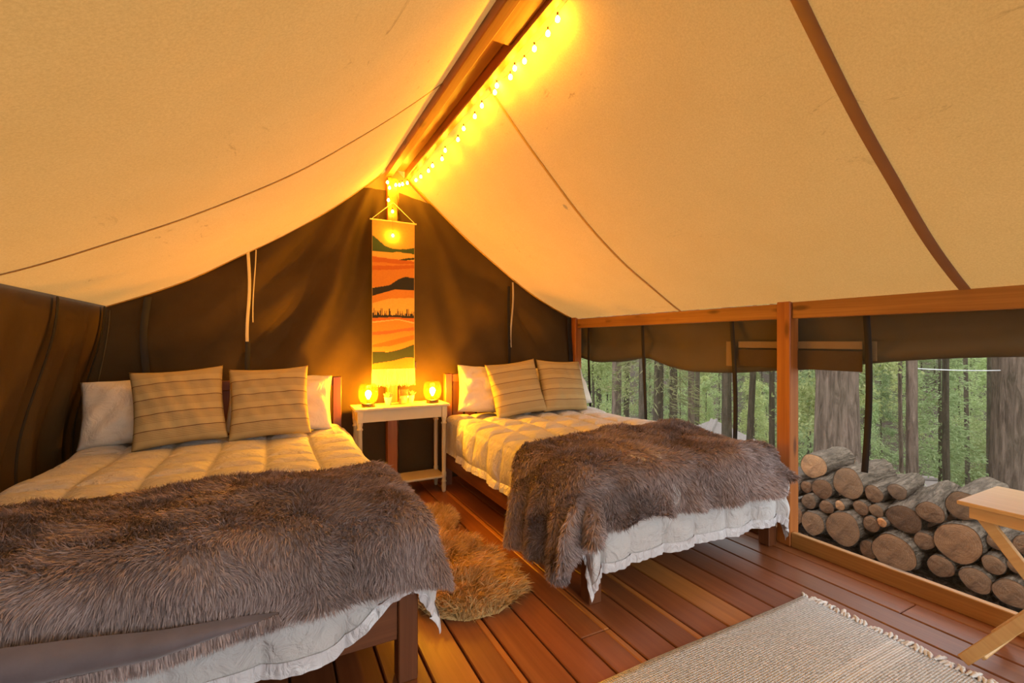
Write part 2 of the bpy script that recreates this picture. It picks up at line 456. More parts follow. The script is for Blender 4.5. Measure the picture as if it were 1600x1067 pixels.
# ------------------------------------------------------------------ floor
FX0, FX1, FY0, FY1 = -1.35, 3.0, -1.6, 4.40
floor = empty('floor', (0, 0, 0), label='deck floor of reddish brown cedar boards', kind='structure')
pitch = 0.163
nb = int((FX1 - FX0) / pitch) + 2
x_first = 0.552 - pitch * math.ceil((0.552 - FX0) / pitch)
tints = [(1, .92, .85), (.72, .62, .58), (.86, .78, .72), (1.05, .95, .82), (.8, .66, .58), (.95, .85, .8), (1.0, .9, .9)]
special = {}
meshcache = {}
def board(x0, x1, y0, y1, tint):
    key = (round(x1 - x0, 3), round(y1 - y0, 3))
    if key not in meshcache:
        V, F = boxvf(0, 0, 0, x1 - x0, y1 - y0, .036, .004)
        me = bpy.data.meshes.new('plank'); me.from_pydata(V, [], F); me.update(); me.materials.append(M['deck']); meshcache[key] = me
    o = bpy.data.objects.new('plank', meshcache[key]); C.objects.link(o); o.parent = floor
    o.location = ((x0 + x1) / 2, (y0 + y1) / 2, -.018); o.color = tuple(tint) + (1,)
    return o
for i in range(nb):
    a = max(x_first + i * pitch, FX0); b = min(x_first + (i + 1) * pitch - .009, FX1)
    if b - a < .03: continue
    t = list(tints[(i * 3 + i // 4) % 7]); 
    k = round((x_first + i * pitch - .552) / pitch)      # board number counted from the one beside the left bed's foot
    if k in (0, 8): t = [1.5, 1.6, 1.15]                 # paler sapwood boards
    cut = [FY0, FY1]
    if i % 3 == 1: cut = [FY0, 1.1 + (i % 5) * .55, FY1]
    for y0, y1 in zip(cut[:-1], cut[1:]):
        if k in (1, 4, 6) :                               # pale strip of sapwood along one edge
            board(a, b - .03, y0 + .002, y1 - .002, t); board(b - .0295, b, y0 + .002, y1 - .002, [1.75, 1.8, 1.2])
        else:
            board(a, b, y0 + .002, y1 - .002, t)
# joists closing the gaps from below
box('joist_deck', (FX0, FY0, -.12), (FX1, FY1, -.045), M['beamY'], floor)

# ------------------------------------------------------------------ roof canvas
RX, RZ = 0.985, 2.915           # ridge
EL, ER, EZ = -1.03, 2.93, 1.548   # left and right eave
wr1 = Wav(3, 5.5); wr2 = Wav(4, 2.2)
def roof_pt(side, t, y):
    """side -1 left, +1 right; t 0 at the ridge, 1 at the eave"""
    ex = EL if side < 0 else ER
    x = RX + (ex - RX) * t
    sag = .165 if side > 0 else .155
    z = RZ + (EZ - RZ) * t - sag * 4 * t * (1 - t) * (1 - .12 * t)
    w = np.sin(PI * t)
    z = z + w * (.006 * wr1(x * 1.0, y * .7) + .012 * wr2(x, y))
    return x, z
def roof_z(x):
    side = -1 if x < RX else 1
    ex = EL if side < 0 else ER
    return float(roof_pt(side, np.float64((x - RX) / (ex - RX)), 4.2)[1])
ceiling = empty('ceiling', (0, 0, 0), label='sloping cream canvas tent roof sagging between ridge and eaves', kind='structure')
YB = 4.24
for side in (-1, 1):
    for y0, y1 in ((-1.7, .93), (.93, 2.68), (2.68, YB + .06)):
        t = np.linspace(0, 1.0, 44)[:, None]; y = np.linspace(y0, y1, 30)[None, :]
        sk = (2.42 - 2.68) * (1 - t) if side > 0 else 0 * t      # the middle seam of the right slope runs askew
        yy = y + 0 * t
        if side > 0:
            f = np.where(y1 == 2.68, (y - y0) / (y1 - y0), np.where(y0 == 2.68, (y1 - y) / (y1 - y0), 0.))
            yy = y + sk * f
        x, z = roof_pt(side, t, yy)
        P = np.stack([x + 0 * yy, yy, z + 0 * yy], -1)
        if side > 0: P = P[:, ::-1]
        grid_obj('canvas_panel', P, M['roof'], ceiling)
def seam(side, ya, yb, w, mat):
    t = np.linspace(.04, 1.0, 40)[:, None]; y = (ya + (yb - ya) * t) + np.array([-w / 2, w / 2])[None, :]
    x, z = roof_pt(side, t, y); P = np.stack([x + 0 * y, y, z - .004], -1)
    Q = P.copy(); Q[..., 2] += .003
    full = np.concatenate([P, Q[:, ::-1]], 1)
    full = np.concatenate([full, full[:, :1]], 1)
    grid_obj('seam', full if side < 0 else full[:, ::-1], mat, ceiling)
seam(1, .885, .95, .042, M['seam']); seam(1, 2.42, 2.68, .020, M['seamthin']); seam(-1, 2.60, 2.60, .016, M['seamthin'])
seam(-1, .93, .93, .03, M['seamthin'])
# pale hem along the back of the roof
for side in (-1, 1):
    t = np.linspace(.06, 1.0, 40)[:, None]; y = np.array([YB - .085, YB - .01])[None, :] + 0 * t
    x, z = roof_pt(side, t, y); P = np.stack([x + 0 * y, y, z - .006], -1)
    Q = P.copy(); Q[..., 2] += .004
    full = np.concatenate([P, Q[:, ::-1], P[:, :1]], 1)
    grid_obj('hem', full, M['roof'], ceiling)

# ------------------------------------------------------------------ timber frame
ridge = empty('trim_1', (0, 0, 0), label='reddish double-board ridge beam under the tent roof', kind='structure')
box('beam_board', (.885, -1.6, 2.755), (.945, 4.12, 2.90), M['beamY'], ridge, .006)
box('beam_board', (1.055, -1.6, 2.755), (1.105, 4.12, 2.90), M['beamY'], ridge, .006)
box('spacer_block', (.9455, .2, 2.775), (1.0545, 2.05, 2.875), M['beamY'], ridge, .004)
box('spacer_block', (.9455, 2.056, 2.82), (1.0545, 4.11, 2.895), M['beamY'], ridge, .004)
tp = empty('trim_2', (0, 0, 0), label='timber post under the back end of the ridge beam', kind='structure')
box('post', (.90, 4.10, 0), (.99, 4.18, 2.752), M['post'], tp, .005)
rp = empty('trim_3', (0, 0, 0), label='square timber post beside the foot of the bed at the screen', kind='structure')
box('post', (2.91, 1.775, 0), (3.0, 1.865, 1.555), M['post'], rp, .005)
cp = empty('trim_4', (0, 0, 0), label='timber corner post behind the bed by the screen', kind='structure')
box('post', (2.90, 4.09, 0), (2.98, 4.17, 1.56), M['post'], cp, .005)
box('post', (2.91, -1.62, 0), (3.0, -1.53, 1.555), M['post'], cp, .005)
eb = empty('trim_5', (0, 0, 0), label='eave beam of orange timber above the screen', kind='structure')
box('beam', (2.925, 1.867, 1.445), (2.975, 4.088, 1.545), M['sill'], eb, .004)
box('beam', (2.925, -1.52, 1.445), (2.975, 1.773, 1.55), M['sill'], eb, .004)
sl = empty('trim_6', (0, 0, 0), label='knotty timber sill along the floor below the screen', kind='structure')
box('board', (2.915, -1.52, 0), (2.955, 1.773, .092), M['sill'], sl, .004)
box('board', (2.915, 1.867, 0), (2.955, 4.088, .092), M['sill'], sl, .004)

# ------------------------------------------------------------------ back wall
wb = empty('wall_back', (0, 0, 0), label='dark brown canvas gable wall with drooping folds', kind='structure')
xs = np.linspace(-1.28, 3.02, 70); P = np.zeros((70, 8, 3))
for i, x in enumerate(xs):
    xc = min(max(x, EL), ER); zt = roof_z(xc) + .01
    P[i, :, 0] = x; P[i, :, 1] = YB + .015; P[i, :, 2] = np.linspace(-.05, zt, 8)
grid_obj('gusset', P, M['tan'], wb)
wf1 = Wav(11, 2.4); wf2 = Wav(12, 6.)
def flap(x0, x1, ztopf, nx, nz, seedshift):
    s = np.linspace(0, 1, nx)[:, None]; t = np.linspace(0, 1, nz)[None, :]
    x = x0 + (x1 - x0) * s + 0 * t
    zt = np.array([min(roof_z(min(max(a, EL), ER)) - .0, ztopf(a)) for a in x[:, 0]])[:, None]
    z = zt * t - .04 * (1 - t)
    ang = np.arctan2(x - RX, RZ + .25 - z)           # folds fan out from the ridge
    rad = np.hypot(x - RX, RZ + .25 - z)
    f = np.sin(ang * 21 + wf1(x, z) * 1.3 + seedshift) + .6 * np.sin(ang * 37 + wf2(x * .5, z * .3) + seedshift)
    amp = .050 * smooth01(rad / 1.0) * (.35 + .65 * smooth01((zt - z) / .3)) * (.6 + .4 * np.sin(2.1 * x + 1.))
    drp = .030 * np.sin((z + .35 * np.abs(x - RX)) * 9. + 1.3 * wf1(x * .6, z)) * smooth01((zt - z) / .25) * smooth01((np.abs(x - RX) - .35) / .6)
    y = YB - .055 + f * amp * .8 + drp * .9
    y = np.minimum(y, YB + .008)
    return np.stack([x, y, z], -1)
top_l = lambda a: 2.655 + (a - .9) * .02
top_r = lambda a: 2.635 - (a - 1.09) * .22
fl = grid_obj('canvas_flap', flap(-1.26, .905, top_l, 150, 110, 0.), M['dark'], wb)
fr_ = grid_obj('canvas_flap', flap(1.02, 3.0, top_r, 140, 110, 2.), M['dark'], wb)
def strip(name, pts, w, mat, parent, n=(1, 0, 0), th=.003):
    pts = np.asarray(pts, float); n = np.asarray(n, float); T = np.gradient(pts, axis=0); T /= np.linalg.norm(T, axis=1, keepdims=True)
    o = np.cross(T, n); o /= np.linalg.norm(o, axis=1, keepdims=True)
    P = np.stack([pts - n * w / 2, pts + n * w / 2, pts + n * w / 2 + o * th, pts - n * w / 2 + o * th, pts - n * w / 2], 1)
    return grid_obj(name, P, mat, parent, False)
def vstrip(name, x, y, z0, z1, w, mat, parent, n=(1, 0, 0), wob=.01, seed=0):
    z = np.linspace(z0, z1, 16); wv = Wav(40 + seed, 4., dim=1)
    pts = np.stack([x + wob * wv(z) * n[0], y + wob * wv(z) * n[1], z], -1)
    return strip(name, pts, w, mat, parent, n)
vstrip('tie_tape', -.165, YB - .105, 1.30, 2.02, .022, M['tape'], wb, seed=1)
vstrip('tie_tape', -.120, YB - .100, 1.45, 2.02, .008, M['tape'], wb, seed=2)
vstrip('seam_strap', -.165, YB - .100, .4, 1.32, .035, M['web'], wb, seed=3)
vstrip('seam_strap', -.80, YB - .10, .4, 1.62, .045, M['web'], wb, seed=4)
vstrip('tie_tape', 2.155, YB - .10, 1.24, 1.90, .018, M['tape'], wb, seed=5)
vstrip('seam_strap', 2.12, YB - .10, .5, 1.86, .03, M['web'], wb, seed=6)
vstrip('seam_strap', 2.86, YB - .11, .3, 1.56, .05, M['web'], wb, seed=7)

# ------------------------------------------------------------------ left wall
wl = empty('wall_left', (0, 0, 0), label='loose dark canvas side wall beside the bed', kind='structure')
y = np.linspace(-1.6, YB, 200)[:, None]; t = np.linspace(0, 1, 60)[None, :]
z = EZ + .012 - t * (EZ + .06)
wl1 = Wav(21, 1.6); wl2 = Wav(22, 3.)
flare = smooth01(t / .62)
x = EL - .012 - .185 * flare
x = x + flare * (.035 * np.sin(y * 17 + 2.2 * wl1(y, z)) + .022 * np.sin(y * 29 + z * 2 + 1.5 * wl2(y * .6, z * .4))) * (1 - .35 * t)
x = np.minimum(x, EL - .012 - .08 * flare)
grid_obj('canvas_sheet', np.stack([x, y + 0 * t, z + 0 * y], -1)[:, ::-1], M['dark'], wl)
for yy, sd in ((3.32, 1), (4.1, 2)):
    zz = np.linspace(.5, 1.54, 20); xx = EL - .01 - .16 * smooth01((1.55 - zz) / .95) + .02
    strip('seam_strap', np.stack([xx, yy + .01 * np.sin(zz * 6), zz], -1), .03, M['web'], wl, (0, 1, 0))
zz = np.linspace(.55, 1.52, 20)
tube('corner_cord', np.stack([EL + .02 - .10 * smooth01((1.55 - zz) / .9), YB - .07 + 0 * zz, zz], -1), .004, M['olive'], wl)

# ------------------------------------------------------------------ right wall: screens and rolled valance
wrt = empty('wall_right', (0, 0, 0), label='insect screen side with a rolled up olive canvas flap', kind='structure')
def pane(y0, y1):
    P = np.zeros((12, 8, 3)); P[..., 0] = 2.985; P[..., 1] = np.linspace(y0, y1, 12)[:, None]; P[..., 2] = np.linspace(.02, 1.50, 8)[None, :]
    return grid_obj('screen_pane', P, M['screen'], wrt, False)
pane(-1.55, 1.78); pane(1.86, 4.2)
vy = np.array([-1.6, .4, .77, 1.11, 1.39, 1.71, 1.96, 2.31, 2.74, 3.0, 3.18, 3.45, 3.75, 3.95, 4.2])
vz = np.array([1.24, 1.235, 1.232, 1.21, 1.175, 1.12, 1.10, 1.06, 1.05, 1.10, 1.165, 1.10, 1.09, 1.07, 1.13])
y = np.linspace(-1.6, 4.2, 170)
zb = np.interp(y, vy, vz); zb = np.convolve(np.pad(zb, 4, mode='edge'), np.ones(9) / 9, 'valid')
K = 26; s = np.linspace(0, 1, K)
P = np.zeros((170, K, 3)); vw = Wav(31, 4.); vw2 = Wav(32, 9.)
for k in range(K):
    if s[k] < .62:
        q = s[k] / .62
        px_ = 3.005 + .05 * np.sin(PI * q * .9) ** 2 + q * .0
        pz_ = 1.47 + (zb + .045 - 1.47) * q
    else:
        a = (s[k] - .62) / .38 * 1.35 * PI
        px_ = 3.005 + .045 * (1 - np.cos(a)) + .004 ; pz_ = zb + .045 - .045 * np.sin(a)
    P[:, k, 0] = np.maximum(px_ + .012 * vw(y, s[k] * .8) * math.sin(PI * min(1, s[k] * 1.3)) + .006 * vw2(y, s[k] * .5), 2.995); P[:, k, 1] = y; P[:, k, 2] = pz_
grid_obj('rolled_flap', P[:, ::-1], M['olive'], wrt)
for yy in (3.93, 3.13, 2.23, 1.39, .1):
    zz = np.linspace(.56, 1.47, 24)
    strip('screen_strap', np.stack([2.972 + 0 * zz, yy + .022 * np.sin(zz * 3.1 + yy) , zz], -1), .034, M['web'], wrt, (0, 1, 0))
box('tan_band', (2.989, 1.41, 1.255), (2.994, 2.20, 1.30), M['dulltan'], wrt, .001)
box('dark_band', (2.989, 1.41, 1.125), (2.993, 2.20, 1.2445), M['dark'], wrt, .001)
box('tan_band', (2.989, 2.245, 1.12), (2.994, 2.30, 1.30), M['dulltan'], wrt, .001)
box('tan_band', (2.989, 1.34, 1.19), (2.994, 1.37, 1.30), M['dulltan'], wrt, .001)

# ------------------------------------------------------------------ bedding helpers
class Drape:
    """maps cloth coordinates (u across the bed, v along it, both metres) onto a bed top with hanging sides"""
    def __init__(s, x0, x1, y0, y1, z, r=.05, off=0., flare=.10, fold=.02, fk=20., seed=0, quilt=0., qp=.27, lump=.008, zmin=.03, xmax=None, corner=.45, pinch=None):
        s.__dict__.update(locals()); s.w1 = Wav(100 + seed, 4.); s.w2 = Wav(200 + seed, 1.2, dim=1); s.w3 = Wav(300 + seed, 11.)
    def raw(s, u, v):
        cu = np.clip(u, s.x0 + s.r, s.x1 - s.r); cv = np.maximum(v, s.y0 + s.r)
        du, dv = u - cu, v - cv
        L = np.hypot(du, dv) + 1e-9; nx, ny = du / L, dv / L
        a = np.minimum(L / s.r, PI / 2); ex = np.maximum(L - s.r * PI / 2, 0)
        out = s.r * np.sin(a) + s.flare * ex
        drop = s.r * (1 - np.cos(a)) + ex * math.sqrt(1 - s.flare ** 2)
        phi = np.arctan2(np.abs(du), np.maximum(-dv, 0) + 1e-9) * (L > 1e-6)
        per = cu + np.sign(du) * (phi * s.corner + (cv - s.y0 - s.r))
        side = smooth01(ex / .18)
        both = np.abs(nx * ny) * 2
        out = out + side * (s.fold * (1 + 1.6 * both)) * (1 + np.sin(per * s.fk + 1.3 * s.w2(per * 2.0)))
        n = np.stack([nx * np.sin(a), ny * np.sin(a), np.cos(a)], -1)
        P = np.stack([cu + nx * out, cv + ny * out, s.z - drop], -1)
        d = s.off + s.lump * s.w1(u, v) + .3 * s.lump * s.w3(u, v)
        if s.quilt:
            qa = np.abs(np.sin(PI * (u - s.x0) / s.qp)); qb = np.abs(np.sin(PI * (v - s.y0) / s.qp))
            d = d + s.quilt * (np.minimum(qa, qb) ** .55) 
        P = P + n * d[..., None]
        P[..., 2] = np.maximum(P[..., 2], s.zmin + .01 * (1 + s.w3(u, v)) * .5)
        if s.xmax is not None: P[..., 0] = np.minimum(P[..., 0], s.xmax + .004 * s.w3(u, v))
        if s.pinch is not None:                            # (side, x far from the table, x beside it): the hang is pressed in beside the table
            sg, xa, xb = s.pinch; k = smooth01((P[..., 1] - 3.45) / .22); lim = xa + (xb - xa) * k
            P[..., 0] = np.where(k > 0, np.minimum(P[..., 0] * sg, lim * sg) * sg, P[..., 0])
        return P
    def normal(s, u, v, e=.012):
        a = s.raw(u + e, v) - s.raw(u - e, v); b = s.raw(u, v + e) - s.raw(u, v - e)
        n = np.cross(a, b); n /= np.linalg.norm(n, axis=-1, keepdims=True) + 1e-9
        return n, a / (np.linalg.norm(a, axis=-1, keepdims=True) + 1e-9), b / (np.linalg.norm(b, axis=-1, keepdims=True) + 1e-9)

def drape_sheet(name, D, u0, u1, v0, v1, nu, nv, mat, parent=None, edge=None):
    u = np.linspace(u0, u1, nu)[:, None]; v = np.linspace(v0, v1, nv)[None, :]
    U = u + 0 * v; V = v + 0 * u
    if edge: U, V = edge(U, V)
    return grid_obj(name, D.raw(U, V), mat, parent)

def fur(name, P, Nn, F, mat, parent, length=.05, width=.0035, lean=.9, seed=0, clump=26., vary=.35):
    """thin tapering strands from points P, normals Nn, leaning along F"""
    r = np.random.default_rng(seed); n = len(P)
    wa = Wav(seed + 1, clump, dim=3); wb_ = Wav(seed + 2, clump, dim=3); wc = Wav(seed + 3, clump * .3, dim=3)
    G = np.cross(Nn, F)
    px, py, pz = P.T
    d1 = Nn * (.75 + .2 * wa(px, py, pz))[:, None] + F * (lean + .5 * wc(px, py, pz) + .35 * wa(px, py, pz))[:, None] + G * (.75 * wb_(px, py, pz) + .5 * wc(py, pz, px))[:, None] + r.normal(size=(n, 3)) * .22
    d1 /= np.linalg.norm(d1, axis=1, keepdims=True)
    d2 = d1 + F * .35 + np.array([0, 0, -.35]) + r.normal(size=(n, 3)) * .18; d2 /= np.linalg.norm(d2, axis=1, keepdims=True)
    ins = (d2 * Nn).sum(1); d2 += Nn * np.maximum(0.02 - ins, 0)[:, None]
    L = length * (1 - vary + 2 * vary * r.random(n)); L = L[:, None]
    W = np.cross(d1, r.normal(size=(n, 3))); W /= np.linalg.norm(W, axis=1, keepdims=True); W *= width / 2
    p0 = P - Nn * .003; p1 = p0 + d1 * L * .55; p2 = p1 + d2 * L * .5
    V = np.stack([p0 - W, p0 + W, p1 - W * .9, p1 + W * .9, p2], 1).reshape(-1, 3)
    b = (np.arange(n) * 5)[:, None]
    T = np.concatenate([b + np.array([[0, 1, 3]]), b + np.array([[0, 3, 2]]), b + np.array([[2, 3, 4]])], 1).reshape(-1, 3)
    st = np.repeat(np.clip(.5 + .28 * wc(px, py, pz) + .30 * r.normal(size=n), 0, 1), 5)
    me = np_mesh(name, V, T, {'strand': ('FLOAT', st)})
    o = link(name, me, mat, parent); o['kind'] = 'stuff'
    return o

def headboard(parent, x0, x1, y, ztop):
    box('headboard_post', (x0, y - .03, 0), (x0 + .065, y + .03, ztop), M['bedZ'], parent)
    box('headboard_post', (x1 - .065, y - .03, 0), (x1, y + .03, ztop), M['bedZ'], parent)
    box('headboard_rail', (x0 + .066, y - .025, ztop - .075), (x1 - .066, y + .025, ztop - .005), M['bedX'], parent)
    box('headboard_rail', (x0 + .066, y - .025, .42), (x1 - .066, y + .025, .50), M['bedX'], parent)
    n = 11; w = (x1 - x0 - .13) / n
    for k in range(n):
        a = x0 + .065 + w * k
        box('headboard_slat', (a + .012, y - .01, .501), (a + w - .012, y + .01, ztop - .0755), M['bedZ'], parent, .002)

def bed(x0, x1, y0, yh, ztop, label):
    b = empty('bed', ((x0 + x1) / 2, (y0 + yh) / 2, 0), label=label, cat='bed', group='two double beds')
    k = []
    n0 = len(bpy.data.objects)
    g = empty('tmp')
    headboard(g, x0, x1, yh, ztop)
    for lx in (x0, x1 - .075):
        box('leg', (lx, y0, 0), (lx + .075, y0 + .075, .335), M['bedZ'], g)
    box('foot_rail', (x0 + .0755, y0 + .012, .165), (x1 - .0755, y0 + .045, .335), M['bedX'], g)
    for lx in (x0 + .008, x1 - .043):
        box('side_rail', (lx, y0 + .0755, .165), (lx + .035, yh - .031, .335), M['bedY'], g)
    for q in range(5):
        yy = y0 + .25 + q * .42
        box('bed_slat', (x0 + .0435, yy, .29), (x1 - .0435, yy + .09, .315), M['bedX'], g)
    for ch in list(g.children):
        ch.parent = b; ch.location = Vector(ch.location) - b.location
    bpy.data.objects.remove(g)
    return b

def mattress(x0, x1, y0, y1, z0, z1, label):
    V, F = boxvf(0, 0, 0, x1 - x0, y1 - y0, z1 - z0, .06)
    o = obj('mattress', V, F, M['sheet'], None, False, ((x0 + x1) / 2, (y0 + y1) / 2, (z0 + z1) / 2))
    m = o.modifiers.new('soft', 'BEVEL'); m.width = .02; m.segments = 2
    return tag(o, label, 'mattress', 'two mattresses')

def satin_edge(D, pts_uv, parent, w=.05, edge=None):
    """gathered satin ribbon along a hem: pts_uv (n,2) hem line, each with outward (du,dv)"""
    h, o = pts_uv
    n = len(h); r = Wav(77, 90., dim=1); sarc = np.linspace(0, 1, n) * n * .012
    a = np.linspace(0, 1, 4)[None, :, None]
    UV = h[:, None, :] + o[:, None, :] * (a * w - .004)
    U_, V_ = UV[..., 0], UV[..., 1]
    if edge: U_, V_ = edge(U_, V_)
    P = D.raw(U_, V_)
    nn, _, _ = D.normal(U_, V_)
    P = P + nn * (.005 + .003 * np.sin(sarc * 95)[:, None] * np.linspace(0.3, 1, 4)[None, :] * (1 + .5 * r(sarc)[:, None]))[..., None]
    return grid_obj('satin_trim', P, M['satin'], parent)

# ------------------------------------------------------------------ left bed
LB = (-1.075, .50, 1.745, 3.99)
bed(LB[0], LB[1], LB[2], LB[3], 1.015, 'dark wooden bed beside the loose canvas side wall')
mattress(LB[0] + .04, LB[1] - .03, LB[2] + .03, LB[3] - .04, .336, .60, 'white mattress on the bed beside the canvas side wall')
DL = Drape(LB[0] + .005, LB[1] + .01, LB[2] - .005, 0, .615, r=.06, flare=.04, fold=.008, fk=16., seed=1, quilt=.034, qp=.26, lump=.012, pinch=(1, .62, .556))
um0, um1, vm0, vm1 = LB[0] - .12, LB[1] + .30, LB[2] - .36, 3.93
def hemL(u, v):
    f = np.clip((2.1 - v) / (2.1 - vm0L), 0, 1.2)
    return u, v + f * .17 * smooth01((u - .16) / .34)
vm0L = vm0
quL = drape_sheet('comforter', DL, um0, um1, vm0, vm1, 190, 230, M['quilt'], None, hemL)
tag(quL, 'ivory quilted comforter with satin hem on the bed by the canvas side wall', 'comforter', 'quilted comforters')
n = 200; satin_edge(DL, (np.stack([np.linspace(um0, um1, n), np.full(n, vm0)], 1), np.tile([[0, -1.]], (n, 1))), quL, .05, hemL)
satin_edge(DL, (np.stack([np.full(n, um1), np.linspace(vm0 - .04, vm1, n)], 1), np.tile([[1., 0]], (n, 1))), quL, .05, hemL)

def rounded(u, v, uc, du, vc, dv):
    """round off the cloth corner that lies beyond (uc, vc) by (du, dv)"""
    a = np.clip((u - uc) / du, 0, None); b = np.clip((v - vc) / dv, 0, None)
    k = (a > 0) & (b > 0)
    a2 = a * np.sqrt(np.clip(1 - np.minimum(b, 1) ** 2 / 2, 0, 1)); b2 = b * np.sqrt(np.clip(1 - np.minimum(a, 1) ** 2 / 2, 0, 1))
    return np.where(k, uc + a2 * du, u), np.where(k, vc + b2 * dv, v)
def throw(name, D, u0, u1, v0, v1, label, nstr, seed, edge, length=.05, width=.0038, lump_uv=None):
    base = drape_sheet(name, D, u0, u1, v0, v1, 150, 120, M['furbase'], None, edge)
    tag(base, label, 'throw blanket', 'faux fur throws')
    r = np.random.default_rng(seed)
    # denser where the cloth is stretched evenly: rejection is not needed on a regular cloth
    u = u0 + (u1 - u0) * r.random(nstr); v = v0 + (v1 - v0) * r.random(nstr)
    nedge = nstr // 12
    u[:nedge] = np.where(r.random(nedge) < .5, u0, u1); k = r.random(nedge) < .6
    v[:nedge] = np.where(k, np.where(r.random(nedge) < .5, v0, v1), v[:nedge]); u[:nedge] = np.where(k, u0 + (u1 - u0) * r.random(nedge), u[:nedge])
    if edge: u, v = edge(u, v)
    P = D.raw(u, v); Nn, a, b = D.normal(u, v)
    fl_ = -b * .8 + a * (.25 * np.sign(u - (u0 + u1) / 2))[:, None]
    fl_ /= np.linalg.norm(fl_, axis=1, keepdims=True)
    fur('fur_pile', P, Nn, fl_, M['fur'], base, length, width, .55, seed)
    return base
ew = Wav(55, 5.)
def edgeL(u, v):
    u, v = rounded(u, v, LB[1] - .1, .42, LB[2] + .1, -.325)
    f = np.clip((v - (LB[2] - .225)) / (2.47 - (LB[2] - .225)), 0, 1)
    return u + .02 * ew(u * .6, v), v + (.02 * ew(u, v * .3) + .05 * np.clip(-u, -.6, 1.2)) * f
DTL = Drape(LB[0] + .0, LB[1] + .04, LB[2] - .05, 0, .635, r=.10, off=.030, flare=.10, fold=.010, fk=9., seed=5, lump=.017, corner=.5)
thL = throw('throw_blanket', DTL, LB[0] - .04, LB[1] + .32, LB[2] - .225, 2.47, 'shaggy taupe fur throw with suede lining on the bed by the canvas side wall', 130000, 500, edgeL, .036, .0034)
# turned-up hem that shows the suede lining
xx = np.linspace(-1.12, .02, 60); tt = np.linspace(0, 1, 8)
zt_ = np.interp(xx, [-1.12, -.63, -.29, .02], [.56, .530, .480, .447]); zb_ = np.interp(xx, [-1.12, -.63, -.29, .02], [.44, .415, .400, .441])
P = np.zeros((60, 8, 3)); P[..., 0] = xx[:, None]
P[..., 2] = zt_[:, None] + (zb_ - zt_)[:, None] * tt[None, :]
P[..., 1] = LB[2] - .120 - (.035 * np.sin(PI * tt)[None, :] ** .7) * np.interp(xx, [-.3, .02], [1, .1])[:, None] + .006 * ew(xx[:, None] * 3, tt[None, :] * .5)
grid_obj('suede_lining', P[::-1], M['suede'], thL)
r = np.random.default_rng(9); nn_ = 5000
fx_ = -1.12 + 1.14 * r.random(nn_); fz_ = np.interp(fx_, xx, zb_)
fur('hem_fur', np.stack([fx_, LB[2] - .125 - .012 * r.random(nn_), fz_ + .004], -1), np.tile([[0, -.45, -.9]], (nn_, 1)) + r.normal(size=(nn_, 3)) * .2, np.tile([[.2, -.25, -.9]], (nn_, 1)), M['fur'], thL, .034, .0036, .9, 12)

# ------------------------------------------------------------------ right bed
RB = (1.385, 2.865, 1.835, 3.99)
bed(RB[0], RB[1], RB[2], RB[3], 1.01, 'dark wooden bed beside the insect screen')
mattress(RB[0] + .03, RB[1] - .04, RB[2] + .03, RB[3] - .04, .336, .60, 'white mattress on the bed beside the insect screen')
DR = Drape(RB[0] - .01, RB[1] - .02, RB[2] - .005, 0, .62, r=.06, flare=.04, fold=.010, fk=17., seed=2, quilt=.034, qp=.235, lump=.012, xmax=2.90, pinch=(-1, 1.28, 1.382))
um0, um1, vm0, vm1 = RB[0] - .25, RB[1] + .30, RB[2] - .375, 3.93
quR = drape_sheet('comforter', DR, um0, um1, vm0, vm1, 190, 230, M['quilt'])
tag(quR, 'ivory quilted comforter with satin hem on the bed by the screen', 'comforter', 'quilted comforters')
satin_edge(DR, (np.stack([np.linspace(um0, um1, n), np.full(n, vm0)], 1), np.tile([[0, -1.]], (n, 1))), quR, .05)
satin_edge(DR, (np.stack([np.full(n, um0), np.linspace(vm1, vm0 - .04, n)], 1), np.tile([[-1., 0]], (n, 1))), quR, .05)
DTR = Drape(RB[0] - .05, RB[1] - .03, RB[2] - .04, 0, .64, r=.08, off=.026, flare=.10, fold=.030, fk=22., seed=8, lump=.017, corner=.5, zmin=.06, xmax=2.85)
def edgeR(u, v):
    u, v = rounded(u, v, RB[0] + .1, -.64, RB[2] + .1, -.34)
    u, v = rounded(u, v, RB[1] - .15, .20, RB[2] + .1, -.34)
    f = np.clip((v - (RB[2] - .24)) / (2.55 - (RB[2] - .24)), 0, 1)
    return u + .02 * ew(u * .6, v), v + (.02 * ew(u + 3, v * .3) + .07 * (u - 2.1)) * f
thR = throw('throw_blanket', DTR, RB[0] - .54, RB[1] + .05, RB[2] - .24, 2.56, 'shaggy taupe fur throw hanging over the bed by the screen', 100000, 600, edgeR, .036, .0038)

